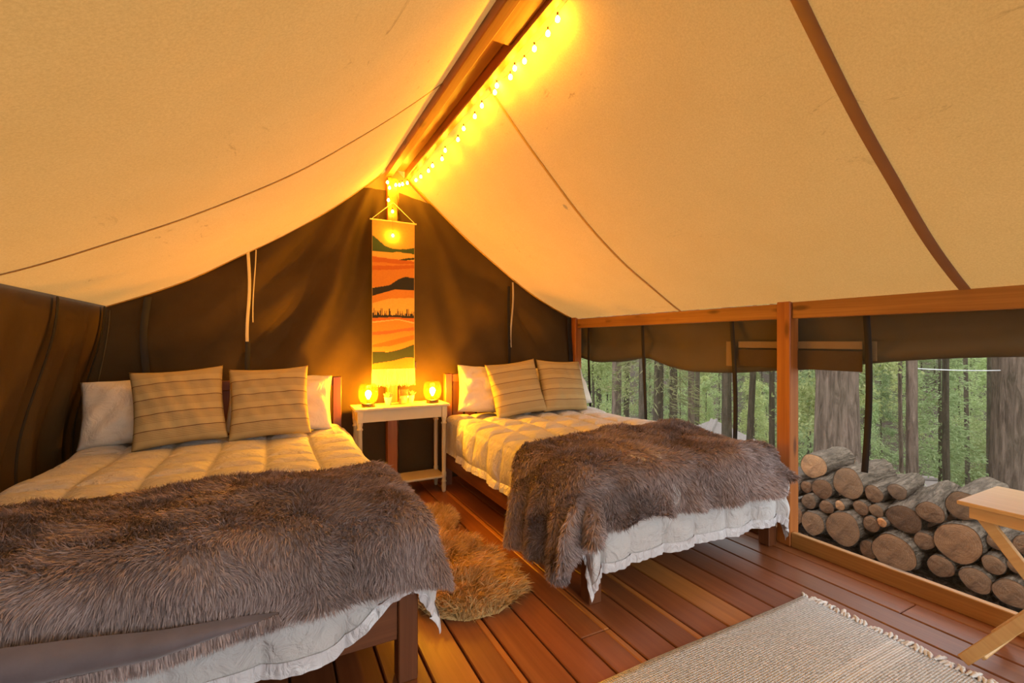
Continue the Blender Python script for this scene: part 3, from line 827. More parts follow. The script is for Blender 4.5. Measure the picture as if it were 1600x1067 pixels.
# ------------------------------------------------------------------ pillows and cushions
def pillow_mesh(name, w, h, th, mat, seed, pinch=.07, pw=.42, wrinkle=.006, flange=0.):
    n = 34; g = np.linspace(-1, 1, n); g = np.sign(g) * np.abs(g) ** .8
    X, Z = np.meshgrid(g, g, indexing='ij'); wv = Wav(seed, 9.); wv2 = Wav(seed + 1, 3.)
    prof = (np.clip(1 - np.abs(X) ** 2.6, 0, 1) * np.clip(1 - np.abs(Z) ** 2.6, 0, 1)) ** pw
    sides = []
    for sgn in (-1, 1):
        x = w / 2 * X * (1 - pinch * (1 - Z ** 2)); zz = h / 2 * Z * (1 - pinch * (1 - X ** 2))
        sagz = -.10 * h * (1 - Z) * 0
        y = sgn * th / 2 * prof * (1 + .10 * wv2(X, Z) - .18 * Z) + wrinkle * prof * wv(X, Z)
        sides.append(np.stack([x, y, zz + h / 2], -1))
    V = np.concatenate([s.reshape(-1, 3) for s in sides]); f = grid_faces(n, n)
    F = np.concatenate([f, f[:, ::-1] + n * n])
    me = np_mesh(name, V, F); me.materials.append(mat)
    import bmesh
    bm = bmesh.new(); bm.from_mesh(me); bmesh.ops.remove_doubles(bm, verts=bm.verts, dist=.0004); bmesh.ops.recalc_face_normals(bm, faces=bm.faces)
    bm.to_mesh(me); bm.free(); me.shade_smooth()
    return me
def pillow(name, me, loc, tilt, rz, roll, label, cat, group):
    o = bpy.data.objects.new(name, me); C.objects.link(o); o.location = loc
    o.rotation_mode = 'XYZ'
    o.matrix_world = Matrix.Translation(loc) @ Matrix.Rotation(rz, 4, 'Z') @ Matrix.Rotation(-tilt, 4, 'X') @ Matrix.Rotation(roll, 4, 'Y')
    return tag(o, label, cat, group)
def piping(o, w, h, pinch=.07):
    pass
ZP = .655
cm = [pillow_mesh('cushion', .50, .50, .17, M['stripe'], 60 + k) for k in range(4)]
pm = [pillow_mesh('pillow', .70, .44, .19, M['pillow'], 80 + 2 * k, .05, .40, .018) for k in range(4)]
R = math.radians
pillow('pillow', pm[0], (-.70, 3.705, ZP), R(24), R(3), R(-3), 'plain pillow with crumpled end behind the striped cushion at the canvas wall', 'pillow', 'plain pillows')
pillow('pillow', pm[1], (.05, 3.70, ZP), R(28), R(-2), R(2), 'plain pillow on the bed end nearest the console table lamp', 'pillow', 'plain pillows')
pillow('cushion', cm[0], (-.50, 3.52, ZP - .005), R(19), R(4), R(-4), 'striped cushion nearer the canvas side wall, one corner peaked', 'cushion', 'striped cushions')
pillow('cushion', cm[1], (-.005, 3.515, ZP - .005), R(21), R(-2), R(-2), 'striped cushion nearer the console table on the bed by the canvas wall', 'cushion', 'striped cushions')
pillow('pillow', pm[2], (1.78, 3.735, ZP), R(23), R(-4), R(6), 'plain pillow propped on the headboard next to the console table', 'pillow', 'plain pillows')
pillow('pillow', pm[3], (2.525, 3.735, ZP), R(23), R(2), R(-5), 'plain pillow beside the screen, lit white by daylight', 'pillow', 'plain pillows')
pillow('cushion', cm[2], (1.955, 3.545, ZP - .005), R(20), R(-3), R(-6), 'striped cushion in front, beside the amber-lit plain pillow', 'cushion', 'striped cushions')
pillow('cushion', cm[3], (2.42, 3.555, ZP - .005), R(20), R(3), R(3), 'striped cushion nearest the screen and corner post', 'cushion', 'striped cushions')

# ------------------------------------------------------------------ console table and what stands on it
TX0, TX1, TY0, TY1, TZ = .575, 1.365, 3.775, 4.075, .765
ct = empty('console_table', ((TX0 + TX1) / 2, (TY0 + TY1) / 2, 0), label='cream console table with turned legs and low shelf between the beds', cat='table')
cx, cy = (TX1 - TX0) / 2, (TY1 - TY0) / 2
box('table_top', (-cx, -cy, TZ - .022), (cx, cy, TZ), M['cream'], ct, .006)
for s_ in (-1, 1):
    box('apron', (-cx + .065, s_ * (cy - .04) - .009, TZ - .115), (cx - .065, s_ * (cy - .04) + .009, TZ - .0225), M['cream'], ct, .002)
    box('apron', (s_ * (cx - .045) - .009, -cy + .06, TZ - .115), (s_ * (cx - .045) + .009, cy - .06, TZ - .0225), M['cream'], ct, .002)
prof = [(.012, 0), (.017, .01), (.020, .05), (.018, .08), (.022, .086), (.022, .096), (.018, .10), (.018, .125), (.021, .13), (.0215, .17), (.017, .175), (.0185, .3), (.0195, .45), (.018, .585), (.024, .592), (.024, .602), (.017, .607), (.021, .63), (.0225, .645), (.0225, .6495)]
for a in (-1, 1):
    for b in (-1, 1):
        lg = lathe('leg', prof, M['cream'], ct, 14, (a * (cx - .045), b * (cy - .04), 0))
        bx_ = box('leg_block', (-.022, -.022, .65), (.022, .022, TZ - .0225), M['cream'], lg, .002)
box('shelf', (-cx + .03, -cy + .025, .125), (cx - .03, cy - .025, .143), M['cream'], ct, .003)

def table_lamp(x, y, label):
    t = empty('table_lamp', (x, y, TZ), label=label, cat='lamp', group='amber table lamps')
    lathe('base', [(.052, 0), (.054, .006), (.054, .022), (.05, .028), (.03, .03)], M['lampmetal'], t, 28)
    lathe('socket', [(.016, .0302), (.016, .058), (.012, .062)], M['lampmetal'], t, 16)
    lathe('glass_shade', [(.046, .031), (.060, .040), (.072, .062), (.078, .095), (.078, .135), (.070, .168), (.056, .186), (.046, .190)], M['lampglass'], t, 32, cap=False)
    lathe('bulb', [(.008, .063), (.010, .070), (.018, .085), (.0235, .100), (.024, .112), (.018, .126), (.008, .133)], M['lampbulb'], t, 16)
    return t
table_lamp(.70, 3.90, 'lit amber glass lamp on the table end by the left headboard post'.replace('left headboard post', 'bed along the canvas side wall'))
table_lamp(1.245, 3.90, 'lit amber glass lamp on the table end by the bed along the screen')

def succulent(x, y, label, sc, seed):
    t = empty('potted_succulent', (x, y, TZ), label=label, cat='plant', group='small potted succulents')
    lathe('pot', [(.024 * sc, 0), (.030 * sc, .045 * sc), (.034 * sc, .062 * sc), (.035 * sc, .07 * sc), (.030 * sc, .07 * sc), (.028 * sc, .06 * sc)], M['pot'], t, 22)
    r = random.Random(seed)
    for k in range(11):
        a = k * 2.4; el = .35 + .9 * (k / 11); L = (.055 - .018 * k / 11) * sc
        d = np.array([math.cos(a) * math.cos(el), math.sin(a) * math.cos(el), math.sin(el)])
        p0 = np.array([0, 0, .062 * sc]); s_ = np.linspace(0, 1, 6)[:, None]
        pts = p0 + d * L * s_ + np.array([0, 0, .014 * sc]) * s_ ** 2
        tube('leaf', pts, [.004 * sc, .007 * sc, .008 * sc, .007 * sc, .004 * sc, .0008], M['succ'], t, 6)
    return t
succulent(.868, 3.93, 'spiky succulent in a white pot beside the lamp, clear of the glass cylinder', .95, 1)
succulent(1.075, 3.985, 'small succulent in a white pot behind the clear glass cylinder', .95, 2)
gc = empty('glass_cylinder', (1.00, 3.93, TZ), label='clear glass cylinder holding a pale candle on the console table', cat='candle holder')
lathe('glass_wall', [(.042, 0.001), (.044, .004), (.044, .125), (.041, .125), (.041, .006), (.001, .005)], M['clear'], gc, 28, cap=False)
lathe('candle', [(.030, .0065), (.030, .066), (.026, .069), (.002, .067)], M['wax'], gc, 22)
tube('wick', [(0, 0, .066), (.001, 0, .072), (.003, 0, .078)], .0012, M['plastic'], gc, 6)

# ------------------------------------------------------------------ wall hanging
wh = empty('wall_hanging', (.945, 4.06, .95), label='long narrow landscape tapestry with cream fringe hanging on the ridge post', cat='tapestry')
TW, TZ0, TZ1 = .37, .105, 1.40
nu, nv = 70, 260
uu = np.linspace(0, 1, nu)[:, None]; vv = np.linspace(0, 1, nv)[None, :]      # vv: 0 bottom, 1 top
U = uu + 0 * vv; D_ = 1 - vv + 0 * uu                                            # D_: distance from the top
col = np.zeros((nu, nv, 3)); 
def L_(*pts):
    xs_, ys_ = zip(*pts); t_ = np.interp(U[:, 0], xs_, ys_)
    t_ = np.convolve(np.pad(t_, 3, mode='edge'), np.ones(7) / 7, 'valid'); return t_[:, None]
YEL, ORG, DOR, GRN, NAV, DGR, RED = (.78, .44, .10), (.75, .30, .055), (.62, .17, .035), (.06, .12, .05), (.02, .022, .035), (.035, .055, .03), (.52, .16, .06)
H = 840.0
def paint(mask, c): col[mask] = c
def band(a, b, c): paint((D_ >= a) & (D_ < b), tuple(q * .8 for q in c))
col[:] = YEL
e = lambda *p: L_(*[(x, (y_ - 62) / H) for x, y_ in p])
band(e((0, 268), (.5, 275), (1, 280)), e((0, 345), (.5, 335), (1, 318)), DOR)
band(e((0, 345), (.5, 335), (1, 318)), e((0, 440), (1, 440)), ORG)
band(e((0, 300), (.3, 298), (.6, 302), (1, 292)), e((0, 320), (.5, 312), (1, 300)), ORG)
band(e((0, 148), (.15, 175), (.3, 205), (.5, 217), (.8, 213), (1, 200)), e((0, 240), (.48, 240), (.55, 232), (1, 238)), GRN)
band(e((.0, 290), (.62, 277), (.8, 264), (1, 258)), e((0, 280), (.62, 278), (.85, 276), (1, 268)), DGR)
band(e((0, 445), (.4, 425), (.6, 390), (.75, 372), (1, 375)), e((0, 490), (.3, 465), (.55, 445), (1, 445)), NAV)
band(e((0, 490), (.3, 465), (.55, 445), (1, 445)), e((0, 530), (.4, 500), (1, 490)), ORG)
tw = np.zeros(nu); rr = random.Random(5)
for k in range(nu): tw[k] = 600 - rr.choice([3, 8, 18, 30, 42]) - (22 if k in (8, 9, 42) else 0)
tw = tw[:, None]
band((tw - 62) / H, e((0, 618), (1, 612)), NAV)
band(e((0, 612), (.5, 605), (1, 610)), e((0, 632), (.35, 622), (.6, 614), (1, 632)), DOR)
band(e((0, 632), (.35, 622), (.6, 614), (1, 632)), e((0, 640), (.35, 628), (.6, 620), (1, 640)), (.85, .60, .25))
band(e((0, 640), (.35, 628), (.6, 620), (1, 640)), e((0, 690), (.4, 682), (1, 660)), ORG)
band(e((0, 690), (.4, 682), (.7, 670), (1, 660)), e((0, 708), (.4, 700), (.7, 685), (1, 680)), RED)
band(e((0, 708), (.4, 700), (.7, 685), (1, 680)), e((0, 800), (1, 800)), ORG)
band(e((0, 762), (.3, 745), (.7, 720), (1, 705)), e((0, 775), (.4, 770), (.8, 745), (1, 730)), DOR)
band(e((0, 800), (.4, 802), (.7, 785), (1, 758)), e((0, 868), (.5, 852), (.8, 835), (1, 838)), DGR)
band(e((0, 868), (.5, 852), (.8, 835), (1, 838)), np.ones((nu, 1)) * 1.01, (.72, .24, .04))
edge_ = (U < .012) | (U > .988); col[edge_] = (.75, .5, .2)
rgba = np.concatenate([col, np.ones((nu, nv, 1))], -1)
P = np.zeros((nu, nv, 3)); P[..., 0] = (uu - .5) * TW; P[..., 2] = TZ0 + (TZ1 - TZ0) * vv; P[..., 1] = -.006 * np.sin(vv * 7 + uu * 2) * .5
pl = grid_obj('woven_panel', P, M['print'], wh, True, attrs={'print': ('FLOAT_COLOR', rgba)})
pl.modifiers.new('thick', 'SOLIDIFY').thickness = .003
tube('rod', [(-TW / 2 - .018, 0, TZ1), (TW / 2 + .018, 0, TZ1)], .006, M['rod'], wh, 10)
tube('hanging_cord', [(-TW / 2, 0, TZ1 + .006), (-.01, .02, TZ1 + .165), (.0, .024, TZ1 + .17), (.01, .02, TZ1 + .165), (TW / 2, 0, TZ1 + .006)], .0025, M['tape'], wh, 6)
# fringe: several hundred threads in one part
rf = np.random.default_rng(3); nf = 520
fx = (rf.random(nf) - .5) * TW; L = .125 + .012 * rf.normal(size=nf); sw = rf.normal(size=nf) * .004; fy = -.004 + .006 * rf.normal(size=nf)
top = np.stack([fx, fy * .4, np.full(nf, TZ0 + .006)], -1); bot = np.stack([fx + sw, fy, TZ0 - L], -1); wv_ = np.array([.0013, 0, 0])
V = np.stack([top - wv_, top + wv_, bot + wv_, bot - wv_], 1).reshape(-1, 3); F = (np.arange(nf) * 4)[:, None] + np.array([[0, 1, 2, 3]])
fo = link('fringe', np_mesh('fringe', V, F), M['tassel'], wh); fo['kind'] = 'stuff'
sb = empty('switch_box', (1.155, YB - .075, 1.04), label='small dark plastic switch box beside the tapestry fringe', cat='switch')
box('housing', (-.02, -.012, 0), (.02, .03, .075), M['plastic'], sb, .004)
box('rocker', (-.008, -.016, .022), (.008, -.0122, .052), M['lampmetal'], sb, .001)

# ------------------------------------------------------------------ string lights
BUL = [(1.155, 1.768, 2.773), (1.155, 1.851, 2.757), (1.155, 1.978, 2.757), (1.155, 2.079, 2.75), (1.165, 2.206, 2.782), (1.155, 2.237, 2.748), (1.16, 2.42, 2.792), (1.155, 2.436, 2.76), (1.155, 2.624, 2.767), (1.155, 2.736, 2.749),
       (1.155, 2.93, 2.75), (1.155, 3.039, 2.718), (1.155, 3.308, 2.741), (1.155, 3.379, 2.702), (1.155, 3.615, 2.729), (1.155, 3.727, 2.725), (1.155, 3.947, 2.746), (1.14, 4.05, 2.745),
       (1.065, 4.06, 2.711), (1.023, 4.06, 2.694), (.995, 4.06, 2.682), (.963, 4.06, 2.677), (.892, 4.06, 2.689), (.909, 4.06, 2.644), (.899, 4.06, 2.536), (.935, 4.06, 2.441), (.932, 4.035, 2.225)]
# the run along the ridge hangs a little below the beam, clear of the canvas
BUL = [(a * .97, b * .97, 1.3 + (c - 1.3) * .97) if k < 17 else (a, b, c) for k, (a, b, c) in enumerate(BUL)]
st = empty('string_lights', (1.155, 1.7, 2.80), label='string of small warm bulbs along the ridge beam and down the post', cat='string lights')
wp = []
for k, (a, b, c) in enumerate(BUL):
    wp.append((a - 1.155, b - 1.7, c - 2.80 + .026))
wire_pts = [np.array(wp[0]) + np.array([.012, -.42, .03]), np.array(wp[0]) + np.array([.006, -.20, .02])]     # the bare lead goes on along the beam
for p, q in zip(wp[:-1], wp[1:]):
    p, q = np.array(p), np.array(q)
    for f in (0, .33, .66): wire_pts.append(p + (q - p) * f - np.array([0, 0, .012 * math.sin(PI * f)]))
wire_pts.append(np.array(wp[-1]))
tube('wire', wire_pts, .0016, M['wire'], st, 5)
bprof = [(.003, .012), (.009, .004), (.0115, -.004), (.0095, -.012), (.004, -.0165)]
b0 = lathe('bulb', bprof, M['bulb'], st, 8, Vector(wp[0]) - Vector((0, 0, .026)))
s0 = lathe('socket', [(.005, .0125), (.005, .026), (.003, .028)], M['lampmetal'], b0, 8)
for p in wp[1:]:
    b = copy_tree(b0, st); b.location = Vector(p) - Vector((0, 0, .026))

# ------------------------------------------------------------------ rugs
sk = []
na = 72; ang = np.linspace(0, 2 * PI, na, endpoint=False)
oy = np.array([3.44, 3.36, 3.2, 2.95, 2.6, 2.3, 2.08, 1.98, 1.99, 2.1, 2.35, 2.8, 3.1, 3.35])
ox = np.array([1.00, 1.17, 1.15, 1.10, 1.16, 1.23, 1.15, .96, .80, .66, .60, .68, .64, .80])
tt = np.arange(len(ox)); ti = np.linspace(0, len(ox), na, endpoint=False)
bx2 = np.interp(ti, np.append(tt, len(ox)), np.append(ox, ox[0])); by2 = np.interp(ti, np.append(tt, len(oy)), np.append(oy, oy[0]))
rc = np.array([.92, 2.65])
rings = []
for k, f in enumerate((0.0, .25, .5, .75, .92, 1.0)):
    zz = .024 if k < 4 else (.02 if k == 4 else .003)
    rings.append(np.stack([rc[0] + (bx2 - rc[0]) * f, rc[1] + (by2 - rc[1]) * f, np.full(na, zz)], -1))
P = np.stack(rings, 1)[::-1]
sh = grid_obj('sheepskin_rug', P, M['sheepbase'], None, True, True)
tag(sh, 'shaggy golden sheepskin rug on the floor between the two beds', 'rug')
r = np.random.default_rng(31); ns = 34000
f = np.sqrt(r.random(ns)); ti = r.random(ns) * na; i0 = ti.astype(int); fr2 = ti - i0
ex_ = bx2[i0] * (1 - fr2) + bx2[(i0 + 1) % na] * fr2; ey_ = by2[i0] * (1 - fr2) + by2[(i0 + 1) % na] * fr2
Pp = np.stack([rc[0] + (ex_ - rc[0]) * f, rc[1] + (ey_ - rc[1]) * f, .02 - .016 * (f > .95)], -1)
fl2 = np.stack([(ex_ - rc[0]) * .8, (ey_ - rc[1]) * .5 - .35, np.zeros(ns)], -1); fl2 /= np.linalg.norm(fl2, axis=1, keepdims=True)
fur('wool_pile', Pp, np.tile([[0, 0, 1.]], (ns, 1)), fl2, M['sheep'], sh, .072, .0046, .45, 71, 34.)

RGX0, RGX1, RGY0, RGY1 = .55, 2.39, .05, 1.395
gx = np.linspace(RGX0, RGX1, 60)[:, None]; gy = np.linspace(RGY0, RGY1, 50)[None, :]; rw = Wav(91, 6.)
Zt = .011 + .0025 * rw(gx, gy)
P = np.stack([gx + 0 * gy, gy + .006 * rw(gx, gy * .2), np.maximum(Zt, .006)], -1)
ru = grid_obj('woven_rug', P, M['rug'], None, True); tag(ru, 'pale grey woven rug with knotted fringe on the deck boards', 'rug')
sol = ru.modifiers.new('thick', 'SOLIDIFY'); sol.thickness = .006
# knotted tassels along the edge by the screen
rt = random.Random(8); kn = None
ntas = 84
for k in range(ntas):
    yy = RGY0 + .015 + (RGY1 - RGY0 - .02) * k / (ntas - 1)
    if kn is None:
        V, F = tube_np([(-.012, 0, .008), (0, .003, .010), (.012, -.002, .013), (.022, .002, .012), (.032, 0, .010), (.045, .003, .007), (.055, .0, .006)], [.006, .007, .012, .013, .007, .009, .004], 7)
        me = bpy.data.meshes.new('tassel'); me.from_pydata([tuple(v) for v in V], [], F); me.update(); me.materials.append(M['fringe']); me.shade_smooth(); kn = me
    o = bpy.data.objects.new('tassel', kn); C.objects.link(o); o.parent = ru
    o.location = (RGX1 + rt.uniform(-.006, .004), yy, .003); o.rotation_euler = (rt.uniform(-.4, .4), 0, rt.uniform(-.6, .6)); s_ = rt.uniform(.55, .85); o.scale = (s_ * 1.2, s_, s_)

# ------------------------------------------------------------------ folding tray table
tx0, tx1, ty0, ty1, tz = 2.43, 2.83, .36, .815, .665
tr = empty('tray_table', ((tx0 + tx1) / 2, (ty0 + ty1) / 2, 0), label='small pine folding tray table with crossed legs beside the screen', cat='table')
hx, hy = (tx1 - tx0) / 2, (ty1 - ty0) / 2
box('table_top', (-hx, -hy, tz - .016), (hx, hy, tz), M['pine'], tr, .003)
for s_ in (-1, 1):
    box('apron', (s_ * (hx - .035) - .011, -hy + .03, tz - .066), (s_ * (hx - .035) + .011, hy - .03, tz - .0165), M['pine'], tr, .002)
    bar('leg', (s_ * (hx - .062), hy - .05, tz - .045), (s_ * (hx - .062), -hy - .02, .018), .020, .042, M['pine'], tr)
    bar('leg', (s_ * (hx - .035), hy - .01, .02), (s_ * (hx - .037), -hy + .05, tz - .068), .020, .042, M['pine'], tr)
bar('crossbar', (-hx + .0465, hy - .055, .066), (hx - .0465, hy - .055, .066), .040, .018, M['pine'], tr, (0, 1, .9))
bar('crossbar', (-hx + .074, -hy + .03, .062), (hx - .074, -hy + .03, .062), .040, .018, M['pine'], tr, (0, 1, -.9))

# ------------------------------------------------------------------ outdoors: ground
GZ = -.36
gw = Wav(61, .35); gw3 = Wav(62, 1.7)
def ground_z(x, y):
    d = np.hypot(np.maximum(np.asarray(x, float) - 3, 0), np.maximum(np.asarray(y, float) - 4, 0))
    z = GZ - 5.4 * smooth01((d - 2.3) / 13) + 13. * smooth01((d - 17) / 30)
    return z + .10 * gw(x, y) * smooth01((d - 2) / 4) + .02 * gw3(x, y)
gx = np.concatenate([np.linspace(-40, 2, 30), np.linspace(2.5, 12, 60), np.linspace(12.5, 75, 70)])
gy = np.concatenate([np.linspace(-40, -1, 30), np.linspace(-.5, 10, 60), np.linspace(10.5, 75, 70)])
GX, GY = np.meshgrid(gx, gy, indexing='ij')
g = grid_obj('ground', np.stack([GX, GY, ground_z(GX, GY)], -1), M['ground']); tag(g, 'forest floor of dark mulch and litter outside the tent', kind='structure')

# loose mulch chips beside the tent
rm = np.random.default_rng(41); nm_ = 9000
mx = 3.05 + 1.6 * rm.random(nm_); my = -.6 + 4.4 * rm.random(nm_)
a = rm.random(nm_) * 6.28; ln = .008 + .022 * rm.random(nm_)[:, None]; wd = .003 + .006 * rm.random(nm_)[:, None]
d1 = np.stack([np.cos(a), np.sin(a), rm.normal(size=nm_) * .35], -1) * ln; d2 = np.stack([-np.sin(a), np.cos(a), rm.normal(size=nm_) * .4], -1) * wd
c0 = np.stack([mx, my, ground_z(mx, my) + .008], -1)
V = np.stack([c0 - d1 - d2, c0 + d1 - d2, c0 + d1 + d2, c0 - d1 + d2], 1).reshape(-1, 3)
mu = link('mulch', np_mesh('mulch', V, (np.arange(nm_) * 4)[:, None] + np.array([[0, 1, 2, 3]])), m_plain('mulch_chips', (.17, .13, .115), .9, .6, 25.)); tag(mu, 'dark wood-chip mulch on the ground below the log pile', 'mulch', kind='stuff')

# ------------------------------------------------------------------ log pile
LG = 'cut logs stacked outside the screen'
def log(p, r0, length, yaw, pitch_, tint, label, seed, ell=1.0):
    """cut face at p, the trunk running away from the tent"""
    t = empty('log', p, 0, label, 'log', LG)
    t.rotation_euler = (0, -pitch_, yaw)
    n = 26; a = np.linspace(0, 2 * PI, n, endpoint=False); wv = Wav(seed, 1.0, dim=2)
    lob = 1 + .05 * np.sin(2 * a + seed) + .035 * np.sin(3 * a + 2 * seed) + .02 * np.sin(5 * a + seed)
    m = 14; xs_ = np.linspace(0, length, m); P = np.zeros((n, m, 3)); rg = np.random.default_rng(seed)
    rough = 1 + .035 * rg.normal(size=(n, m)); rough[:, 0] = 1.0
    rr = r0 * lob[:, None] * rough
    P[..., 0] = xs_[None, :]; P[..., 1] = rr * np.cos(a)[:, None] * ell; P[..., 2] = rr * np.sin(a)[:, None]
    grid_obj('bark', P, M['logbark'], t, True, True)
    for nm, xq, sg in (('cut_face', -.004, 1), ('cut_face', length + .004, -1)):
        k = 5; Q = np.zeros((n, k, 3)); f = np.linspace(.975, 0.001, k)
        Q[..., 0] = xq + .0015 * rg.normal(size=(n, k)) * (np.arange(k) > 0); Q[..., 1] = r0 * lob[:, None] * np.cos(a)[:, None] * ell * f[None, :]; Q[..., 2] = r0 * lob[:, None] * np.sin(a)[:, None] * f[None, :]
        Q[:, -1, 0] = xq
        Q[:, 0, 0] = xq + sg * .006
        o = grid_obj(nm, Q if sg < 0 else Q[::-1], M['logend'], t, True, True); o.color = tuple(tint) + (1,)
    return t
BR, DK, TN, GR = (1, .95, .9), (.80, .72, .67), (1.75, 1.55, 1.3), (.72, .72, .74)
LOGS = [  # x y z r length yaw pitch tint label
 (4.20, 2.36, .21, .115, .5, 8, 2, TN, 'pale tan cut log on top of the pile beside the timber post'),
 (4.13, 2.27, .05, .090, .5, 12, 14, DK, 'grey-barked dark-faced log beneath the pale tan top log, tilted up'),
 (4.16, 2.08, .13, .130, .5, -6, 4, BR, 'big round brown-faced log on top of the pile before the thick trunk'),
 (4.16, 1.89, .10, .070, .4, 4, 3, DK, 'dark small-faced log on top of the pile next to the big brown-faced one'),
 (4.19, 1.745, .165, .064, .45, 22, 3, GR, 'grey-faced log with pale bark lying on top of the pile'),
 (4.10, 1.55, .075, .083, .55, 24, 11, DK, 'pink-barked log tilted up high on the pile before the slim trunk'),
 (4.17, 1.36, .13, .108, .5, 4, 6, (.75, .68, .62), 'grey-brown log on top of the pile behind the tray table corner'),
 (4.14, 2.36, .03, .055, .4, 0, 0, DK, 'small dark log squeezed beside the post under the pale tan top log'), (4.08, 2.33, -.07, .066, .4, 10, 0, GR, 'grey-faced log at mid height right beside the timber post'),
 (4.06, 2.07, -.045, .042, .42, -12, 0, TN, 'thin log with a pale tan face above the wide split-faced log'),
 (4.11, 1.95, -.01, .060, .4, 3, 0, DK, 'small dark log under the gap between the big brown top log and its neighbour'), (4.10, 1.845, .015, .054, .42, -14, 3, (.85, .8, .75), 'thin grey-barked log below the dark small-faced top log'),
 (4.08, 2.19, -.07, .060, .4, 0, 0, DK, 'small dark log over the stubby brown ground log near the post'), (4.01, 2.25, -.22, .105, .45, -14, 0, BR, 'stubby brown log at ground level nearest the timber post'),
 (4.02, 2.00, -.20, .140, .45, 0, 0, (.9, .82, .76), 'wide rough split-faced log in the bottom row near the post'),
 (4.08, 1.86, -.10, .062, .4, 6, 0, DK, 'dark log tucked beneath the thin grey-barked one, next to the wide split face'), (4.06, 1.785, -.055, .036, .35, -16, 0, (2.1, 1.5, 1.0), 'smallest log, with an orange-tan face, in the middle of the pile'),
 (4.10, 1.65, -.02, .110, .5, 22, 12, (.55, .50, .49), 'fat blackish-faced log in the middle of the pile'),
 (4.00, 1.69, -.21, .142, .45, 2, 0, (.95, .82, .72), 'large smooth round-faced log in the bottom row by the sill'),
 (4.08, 1.53, -.13, .066, .4, 0, 0, DK, 'dark log between the blackish fat log and the ring-marked largest face'), (4.07, 1.37, -.04, .140, .48, 2, 0, (1.05, .88, .74), 'largest log face, ring-marked brown, beside the tray table'),
 (4.13, 1.21, .01, .062, .4, 0, 0, (.85, .8, .76), 'small brown-grey log above the light ringed face under the tray table'), (4.06, 1.21, -.10, .062, .4, 14, 0, (.85, .78, .72), 'short log with a light ringed face under the tray table leg'),
 (4.02, 1.24, -.24, .085, .42, 8, 0, (.85, .77, .72), 'low brown log on the ground beneath the light ringed face'), (4.02, 1.08, -.24, .092, .42, 4, 0, (.85, .77, .72), 'low brown log on the ground below the tray table leg'),
 (4.06, 1.44, -.23, .080, .4, -6, 0, DK, 'dark flattish log on the ground beside the large smooth round face'), (4.08, 1.10, -.09, .048, .4, 0, 0, (.85, .8, .75), 'thin brown log touching the tray table leg in view'), (4.13, 1.06, .04, .066, .4, 0, 0, (.8, .74, .7), 'dark log behind the tray table leg, level with its apron'),
 (4.06, 1.86, -.27, .07, .4, 0, 0, DK, 'dark log on the ground between the split face and the large round face'), (4.05, .92, -.22, .11, .42, 0, 0, (.7, .62, .56), None), (4.08, .90, -.03, .08, .42, 0, 0, (.6, .55, .5), None), (4.05, .72, -.24, .10, .42, 0, 0, (.7, .62, .56), None),
 (4.04, 2.45, -.22, .11, .42, 0, 0, BR, None), (4.12, 2.50, .0, .10, .42, 0, 0, DK, None),
]
def settle(pos, rad):
    """let a pile settle: push overlapping logs apart, pull each back to its place, keep all above the ground"""
    Lp = np.array(pos, float); Lh = Lp.copy(); Lr = np.array(rad); I = np.eye(len(Lp))
    for it in range(500):
        d = Lp[:, None] - Lp[None]; dist = np.linalg.norm(d, axis=-1) + I; ov = np.maximum(Lr[:, None] + Lr[None] - dist, 0) * (1 - I)
        Lp += (d / dist[..., None] * ov[..., None]).sum(1) * .35
        if it < 250: Lp += (Lh - Lp) * .03
        Lp[:, 1] = np.maximum(Lp[:, 1], GZ + Lr - .004)
    return Lp
Lr = np.array([q[3] for q in LOGS]) * .93; Lp = settle([(q[1], q[2]) for q in LOGS], Lr)
LOGS = [(q[0], float(a[0]), float(a[1]), float(r_)) + q[4:] for q, a, r_ in zip(LOGS, Lp, Lr)]
for k, (x_, y_, z_, r_, l_, yw, pt_, ti_, lb) in enumerate(LOGS):
    log((x_, y_, z_), r_, l_, R(yw * .35), R(pt_ * .5), ti_, lb or 'dark-faced log wedged among the others in the pile', 700 + k)
# second row behind
rl = random.Random(77)
Br = [rl.uniform(.085, .11) for k in range(16)]
Bp = settle([(.7 + k * .125, (-.22, -.05, -.20, -.02)[k % 4]) for k in range(16)], Br)
for k in range(16):
    log((4.72 + rl.uniform(-.01, .06), float(Bp[k, 0]), float(Bp[k, 1])), Br[k], .45, R(rl.uniform(-2, 2)), 0, (.9, .82, .76), 'log of the row behind the front logs of the pile', 800 + k)

# ------------------------------------------------------------------ trees
def trunk_mesh(r0, h, lean, seed, n=22, m=36, taper=.35, rough=.07, flare=.35):
    a = np.linspace(0, 2 * PI, n, endpoint=False)[:, None]; t = np.linspace(0, 1, m)[None, :]; z = h * t ** 1.4
    rg = np.random.default_rng(seed); w = Wav(seed, 1.5)
    rid = 1 + rough * np.sin(a * 7 + .5 * w(z * 1.3, a * 0)) + rough * .7 * np.sin(a * 11 + z * .4 + seed) + .02 * rg.normal(size=(n, m))
    rr = r0 * (1 - (1 - taper) * (z / h)) * rid * (1 + flare * np.exp(-z / .35))
    return np.stack([rr * np.cos(a) + lean[0] * z + .02 * w(z * .5, 0 * z), rr * np.sin(a) + lean[1] * z, z - .25 + 0 * a], -1)

